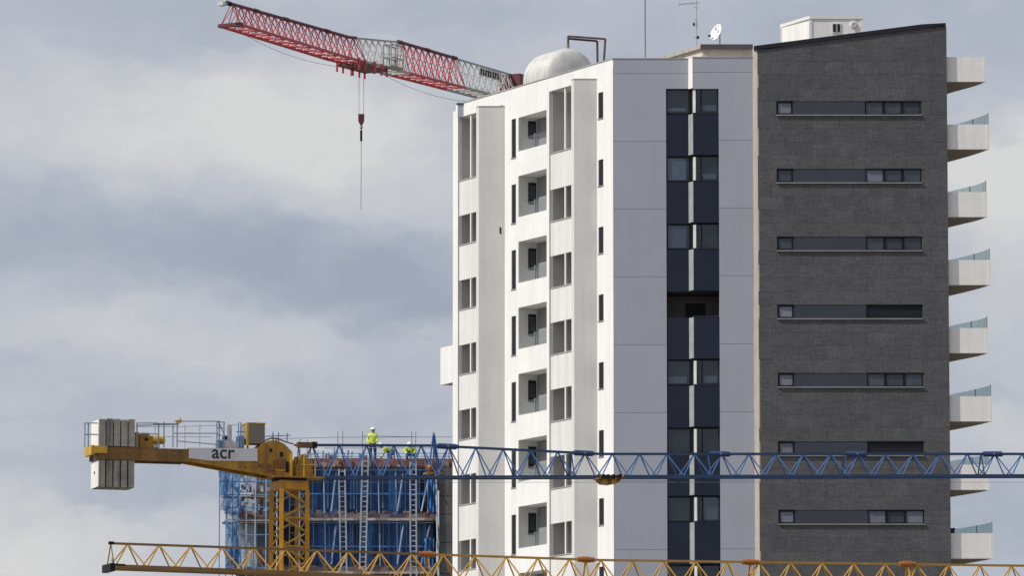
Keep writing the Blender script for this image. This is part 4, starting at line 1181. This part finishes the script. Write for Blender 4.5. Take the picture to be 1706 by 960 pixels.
# concrete end wall against the tower
zc_ = [780, 828, 858, 905, 957]
for y0, y1 in zip(zc_[:-1], zc_[1:]):
    m = MB(); m.box(KX(731.5), KX(815), YK - .2, YK + 9, KZ(y1 - .6), KZ(y0 + .4)); m.build('wall_lift', 'concrete_dark', con)
m = MB(); m.box(KX(732), KX(815), YK - .15, YK + 9, 0, KZ(957)); m.build('wall_lift', 'concrete_dark', con)
m = MB(); m.tube(K(726, 772, -.3), K(731, 975, -.3), .05); m.build('edge_pole', 'stud_pale', con)
# left return wall
m = MB(); m.box(KX(428), KX(452), YK + .5, YK + .9, KZ(856), KZ(790)); m.build('partition_panel', 'tarp_bluegrey', con)
m = MB(); m.box(KX(428), KX(452), YK + .5, YK + .9, KZ(944), KZ(869)); m.build('partition_panel', 'tarp_bluegrey', con)
for i, (x0, x1) in enumerate(((400, 407), (407.5, 414), (415, 421), (421.5, 427.5))):
    m = MB(); m.box(KX(x0), KX(x1), YK + .55 + .05 * (i % 2), YK + .8, KZ(944), KZ(872)); m.build('partition_panel', 'tarp_white', con)
# columns
for px in (392, 452, 515, 580, 650, 722):
    for (y0, y1) in ((780, 856), (868, 944)):
        if px == 392 and y0 == 780: continue
        m = MB(); m.box(KX(px - 3), KX(px + 3), YK + 1.2, YK + 1.55, KZ(y1), KZ(y0)); m.build('column', 'concrete_dark', con)

# scaffold on the left corner
sca = thing('corner_scaffold', (KX(385), YK - .6, 0), 'tube scaffold hung with torn blue netting on left corner of unfinished building', 'scaffold')
for px, y0 in ((366, 786), (377, 780), (388, 778), (398, 752), (411, 748), (426, 744), (444, 740), (462, 736), (500, 732), (512, 734)):
    for dy in (-.9, -.1):
        m = MB(); a = K(px, y0, dy); m.tube((a.x, a.y, 0), (a.x, a.y, a.z), .028, 5); m.build('standard', 'rail_blue' if px < 400 else 'stud_pale', sca)
for py in (786, 803, 825, 846, 868, 892, 915, 947):
    for dy in (-.9, -.1):
        m = MB(); a = K(365 + (0 if py < 830 else 10), py, dy); b = K(452, py, dy); m.tube((a.x, a.y, a.z), (b.x, b.y, a.z), .025, 5); m.build('ledger', 'rail_blue' if py != 868 else 'stud_pale', sca)
for (xa, ya, xb_, yb_) in ((370, 790, 398, 822), (398, 800, 372, 824), (376, 870, 400, 945), (426, 786, 398, 824), (374, 868, 398, 905)):
    m = MB(); m.tube(K(xa, ya, -.95), K(xb_, yb_, -.95), .025, 5); m.build('diagonal', 'rail_blue', sca)
for py in (826, 869, 948):
    m = MB(); a = K(370, py, -.9); b = K(452, py, -.1); m.box(a.x, b.x, YK - .9, YK - .1, a.z - .08, a.z - .03); m.build('deck', 'timber', sca)
def cloth(x0, x1, y0, y1, dy, mt_, amp=.12, ragged=0., nm='netting'):
    m = MB(); nx, ny = 14, 18
    ph_ = random.uniform(0, 6)
    P_ = []
    for j in range(ny + 1):
        for i in range(nx + 1):
            u, v = i / nx, j / ny
            px = x0 + (x1 - x0) * u; py = y0 + (y1 - y0) * v
            if v > .9 or v < .05: py += random.uniform(-ragged, ragged)
            if u < .03: px += random.uniform(-ragged, ragged) + ragged * v * 2
            w = amp * (math.sin(u * 17 + ph_ + v * 3) * .5 + math.sin(u * 7 - v * 9 + ph_ * 2) * .5 + random.uniform(-.3, .3))
            P_.append(at(px, py, YK + dy + w))
    i0 = len(m.v); m.v += P_
    for j in range(ny):
        for i in range(nx):
            q = j * (nx + 1) + i
            m.f.append((q, q + 1, q + nx + 2, q + nx + 1))
    return m.build(nm, mt_, sca, smooth=True)
cloth(366, 452, 752, 790, -.95, 'net_blue', .1, 2.0)
cloth(364.5, 400, 783, 824, -1.05, 'net_blue', .12, 1.2)
cloth(372, 403, 826, 857, -1.05, 'net_blue', .15, 2.0)
cloth(376, 396, 869, 945, -1.0, 'net_blue', .15, 1.5)
cloth(384, 402, 872, 944, -.95, 'net_pale', .15, 1.5)
cloth(398, 428, 786, 822, -.3, 'net_pale', .1, 1.)
cloth(374, 402, 912, 946, -1.1, 'net_blue', .2, 3.)
cloth(398, 428, 874, 944, -.3, 'net_pale', .1, 1.)
cloth(396, 430, 826, 856, -.4, 'net_pale', .12, 2.)
cloth(366, 384, 784, 852, -.85, 'net_pale', .2, 2.)
for i in range(60):
    x = random.uniform(392, 448); y = random.uniform(786, 866); w = random.uniform(2, 7)
    m = MB(); p = K(x, y, -.5); m.box(p.x, p.x + w * .03, YK - .7 + random.uniform(0, .3), YK - .3, p.z, p.z + random.uniform(.06, .3)); m.build('stored_board', random.choice(('slab_concrete', 'timber', 'tarp_white', 'formwork_red')), sca)
for (x0, x1, y0) in ((377, 388, 856), (389, 398, 857)):
    m = MB(); m.box(KX(x0), KX(x1), YK - .9, YK - .86, KZ(868), KZ(y0)); m.build('toe_panel', 'tarp_white', sca)
sca3 = sca; sca = con
for (xa, xb_, ya, yb_) in ((516, 566, 781, 862), (578, 600, 781, 850), (614, 680, 779, 862), (694, 722, 781, 848), (516, 600, 869, 942), (612, 680, 868, 950), (452, 516, 781, 860)):
    cloth(xa, xb_, ya, yb_, .02, 'net_veil', .06, 1.2)
sca = sca3
# hanging tarps on the right end
tp = thing('blue_tarpaulin', (KX(718), YK - .3, KZ(868)), 'crumpled blue tarpaulin hanging beside the right edge pole of unfinished building', 'tarpaulin')
sca2 = sca; sca = tp
cloth(711, 725, 790, 854, -.25, 'form_blue', .18, 1.5, 'sheet')
cloth(705, 723, 898, 945, -.25, 'form_blue', .2, 2.5, 'sheet')
sca = sca2

# guard rail on the top deck
gr = thing('deck_guard_rail', (KX(600), YK + .5, KZ(767)), 'thin grey guard rail along top deck of unfinished building', 'railing')
for px, y0 in ((563, 719), (571, 718), (604, 719), (686, 720), (692.5, 720), (722, 721), (748, 742)):
    m = MB(); a = K(px, y0, .5); m.tube((a.x, a.y, KZ(767)), (a.x, a.y, a.z), .022, 5); m.build('post', 'rail_grey', gr)
for (xa, ya, xb_, yb_) in ((440, 732, 563, 729), (563, 729, 757, 728.5), (540, 747, 760, 747), (604, 727, 690, 728)):
    m = MB(); m.tube(K(xa, ya, .5), K(xb_, yb_, .5), .016, 5); m.build('rail', 'rail_grey', gr)

for i in range(22):
    px = random.uniform(515, 752); y0 = random.uniform(744, 757); a = K(px, y0, random.uniform(.4, 2.5))
    m = MB(); m.tube((a.x, a.y, KZ(767)), (a.x + random.uniform(-.05, .05), a.y, a.z), random.choice((.02, .03, .045)), 5); m.build('post', random.choice(('rail_blue', 'stud_pale', 'rail_grey')), gr)
for (xa, ya, xb_, yb_) in ((508, 756, 757, 756), (508, 761, 757, 761)):
    m = MB(); m.tube(K(xa, ya, .5), K(xb_, yb_, .5), .02, 5); m.build('rail', 'rail_blue', gr)
# ladders
for i, (xa, xb_, y0, y1, hwd, lab) in enumerate(((569.5, 573, 782, 975, 5.0, 'pale metal ladder on unfinished building, nearest to the yellow crane mast'),
                                                  (608.5, 604, 765, 950, 5.0, 'pale metal ladder in the middle of three, below the standing worker'),
                                                  (688, 689, 770, 975, 5.0, 'pale metal ladder nearest to the white tower, below the bending worker'))):
    a = K(xa, y0, -.25); b = K(xb_, y1, -.25)
    ld = thing('ladder', (b.x, b.y, b.z), lab, 'ladder', 'ladders up the face of the unfinished building')
    wv = Vector((hwd / 34.6, 0, 0))
    for sg in (-1, 1):
        m = MB(); m.tube(a + wv * sg, b + wv * sg, .038, sq=True); m.build('rail', 'ladder_pale', ld)
    n_ = int((a - b).length / .24)
    for j in range(n_):
        c = b.lerp(a, (j + .5) / n_); m = MB(); m.tube(c - wv, c + wv, .026, 5); m.build('rung', 'ladder_pale', ld)

# ------------------------------------------------------------------ workers
def person(loc, J, label, face, sc_l=.95, sc_z=.95):
    """J: joint name -> (x, y, z) in metres relative to loc; one continuous skinned body"""
    root = thing('person', loc, label, 'person', 'workers on the top deck')
    J = {n: (x * sc_l, y * sc_l, z * sc_z) for n, (x, y, z) in J.items()}
    names = list(J.keys())
    E = [('pelvis', 'chest'), ('chest', 'neck'), ('neck', 'head'), ('chest', 'sl'), ('sl', 'el'), ('el', 'wl'), ('chest', 'sr'), ('sr', 'er'), ('er', 'wr'),
         ('pelvis', 'hl'), ('hl', 'kl'), ('kl', 'al'), ('al', 'tl'), ('pelvis', 'hr'), ('hr', 'kr'), ('kr', 'ar'), ('ar', 'tr')]
    Rr = dict(pelvis=.15, chest=.17, neck=.065, head=.075, sl=.085, sr=.085, el=.06, er=.06, wl=.042, wr=.042, hl=.115, hr=.115, kl=.075, kr=.075, al=.055, ar=.055, tl=.045, tr=.045)
    me = bpy.data.meshes.new('body'); me.from_pydata([J[n] for n in names], [(names.index(a), names.index(b)) for a, b in E], [])
    o = bpy.data.objects.new('body_source', me); col.objects.link(o)
    md = o.modifiers.new('skin', 'SKIN'); 
    if not me.skin_vertices: me.attributes.new('skin', 'FLOAT', 'POINT') if False else None
    sv = me.skin_vertices[0].data if me.skin_vertices else None
    if sv:
        for i, n in enumerate(names): sv[i].radius = (Rr[n], Rr[n]); sv[i].use_root = (n == 'pelvis')
    sb = o.modifiers.new('sub', 'SUBSURF'); sb.levels = 2; sb.render_levels = 2
    bpy.context.view_layer.update()
    dg = bpy.context.evaluated_depsgraph_get()
    bm_ = bpy.data.meshes.new_from_object(o.evaluated_get(dg))
    bpy.data.objects.remove(o)
    mb = MB(); mb.v = [v.co.copy() for v in bm_.vertices]; mb.f = [tuple(p.vertices) for p in bm_.polygons]
    nbody = len(mb.f)
    hd = Vector(J['head']); fc = Vector(face).normalized(); sd = Vector((fc.y, -fc.x, 0)).normalized()
    mb.ball(hd + Vector((0, 0, .03)), .085, .095, .12, 14, 9)
    mb.tube(hd + fc * .08 + Vector((0, 0, .02)), hd + fc * .12 + Vector((0, 0, 0)), .014, 6, .02)
    for sg in (-1, 1): mb.ball(hd + sd * .088 * sg + Vector((0, 0, .02)), .02, .02, .034, 6, 4)
    for w, e_ in (('wl', 'el'), ('wr', 'er')):
        W_ = Vector(J[w]); d = (W_ - Vector(J[e_])).normalized(); s = d.cross(Vector((.3, .8, .5))).normalized()
        mb.tube(W_, W_ + d * .09, .035, 8, .04)
        for q in range(4):
            base = W_ + d * .085 + s * (-.03 + q * .02); k1 = base + d * (.035 + .006 * (q in (1, 2))); up_ = d.cross(s)
            mb.tube(base, k1, .0095, 5); mb.tube(k1, k1 + (d * .7 + up_ * .7) * .035, .0085, 5)
        mb.tube(W_ + d * .03 + s * .035, W_ + d * .07 + s * .07, .011, 5)
    me = bpy.data.meshes.new('body'); me.from_pydata([tuple(v) for v in mb.v], [], mb.f)
    for n in ('hivis', 'trousers', 'skin', 'hair'): me.materials.append(MATS[n])
    segs = [(Vector(J[a]), Vector(J[b]), ('trousers' if (a in ('hl', 'hr', 'kl', 'kr', 'al', 'ar') or b in ('hl', 'hr')) else ('skin' if a == 'neck' else 'hivis'))) for a, b in E]
    for i, p in enumerate(me.polygons):
        if i >= nbody: p.material_index = 2
        else:
            best = None
            for a, b, mm_ in segs:
                ab = b - a; t = max(0, min(1, (p.center - a).dot(ab) / ab.length_squared)); dd = (p.center - a - ab * t).length
                if best is None or dd < best[0]: best = (dd, mm_)
            p.material_index = {'hivis': 0, 'trousers': 1, 'skin': 2}[best[1]]
        p.use_smooth = True
    b = bpy.data.objects.new('body', me); col.objects.link(b); b.parent = root
    off = Vector(loc)
    h = MB(); h.ball(off + hd + Vector((0, 0, .06)), .125, .14, .125, 16, 6, True); h.tube(off + hd + Vector((0, 0, .055)), off + hd + Vector((0, 0, .07)), .15, 16); h.build('helmet', 'helmet', root)
    h = MB(); h.ball(off + hd + Vector((0, 0, .035)) - fc * .02, .088, .098, .09, 12, 7); h.build('hair', 'hair', root)
    # eyes and mouth
    h = MB()
    for sg in (-1, 1): h.ball(off + hd + fc * .083 + sd * .033 * sg + Vector((0, 0, .045)), .012, .012, .009, 6, 4)
    h.ball(off + hd + fc * .088 + Vector((0, 0, -.03)), .025, .012, .006, 6, 4); h.build('face_features', 'hair', root)
    return root
ZT = KZ(767) + .0
stand = dict(pelvis=(0, 0, .95), chest=(0, 0, 1.35), neck=(0, -.01, 1.50), head=(.01, -.03, 1.62), sl=(-.19, 0, 1.40), el=(-.27, -.04, 1.14), wl=(-.18, -.2, .98),
             sr=(.19, 0, 1.40), er=(.27, -.06, 1.15), wr=(.16, -.22, 1.02), hl=(-.10, 0, .90), kl=(-.12, -.03, .50), al=(-.13, 0, .09), tl=(-.15, -.16, .04),
             hr=(.10, 0, .90), kr=(.12, -.02, .50), ar=(.13, .03, .09), tr=(.16, -.13, .04))
p0 = K(621, 767, 1.2)
person((p0.x, p0.y, ZT), stand, 'worker standing upright in white helmet and yellow high-visibility jacket', (-.5, -.85, 0))
def bend(sx):
    return dict(pelvis=(.28 * sx, 0, .62), chest=(-.06 * sx, -.02, .82), neck=(-.22 * sx, -.03, .92), head=(-.31 * sx, -.05, 1.0), sl=(-.10 * sx, -.2, .84), el=(-.16 * sx, -.24, .56), wl=(-.26 * sx, -.22, .32),
                sr=(-.10 * sx, .17, .84), er=(-.18 * sx, .2, .56), wr=(-.28 * sx, .15, .33), hl=(.28 * sx, -.1, .60), kl=(.02 * sx, -.14, .42), al=(.26 * sx, -.14, .09), tl=(.10 * sx, -.15, .04),
                hr=(.28 * sx, .1, .60), kr=(.06 * sx, .13, .42), ar=(.34 * sx, .13, .09), tr=(.18 * sx, .13, .04))
p0 = K(645, 767, 1.0)
person((p0.x, p0.y, ZT), bend(1), 'worker in yellow jacket crouching low just right of the standing worker', (-1, -.2, -.3), 1.0, .76)
crouch = dict(pelvis=(.05, .12, .62), chest=(.0, -.02, .95), neck=(-.02, -.1, 1.08), head=(-.03, -.16, 1.16), sl=(-.20, -.04, .98), el=(-.28, -.2, .74), wl=(-.16, -.38, .56),
              sr=(.20, -.04, .98), er=(.28, -.2, .74), wr=(.14, -.38, .56), hl=(-.06, .12, .6), kl=(-.16, -.16, .46), al=(-.14, .08, .09), tl=(-.16, -.08, .04),
              hr=(.15, .12, .6), kr=(.22, -.16, .46), ar=(.2, .1, .09), tr=(.22, -.06, .04))
p0 = K(683.5, 767, 1.0)
person((p0.x, p0.y, ZT), crouch, 'worker in pale yellow jacket crouching above the ladder nearest the tower', (-.3, -.9, -.2), 1.0, .68)
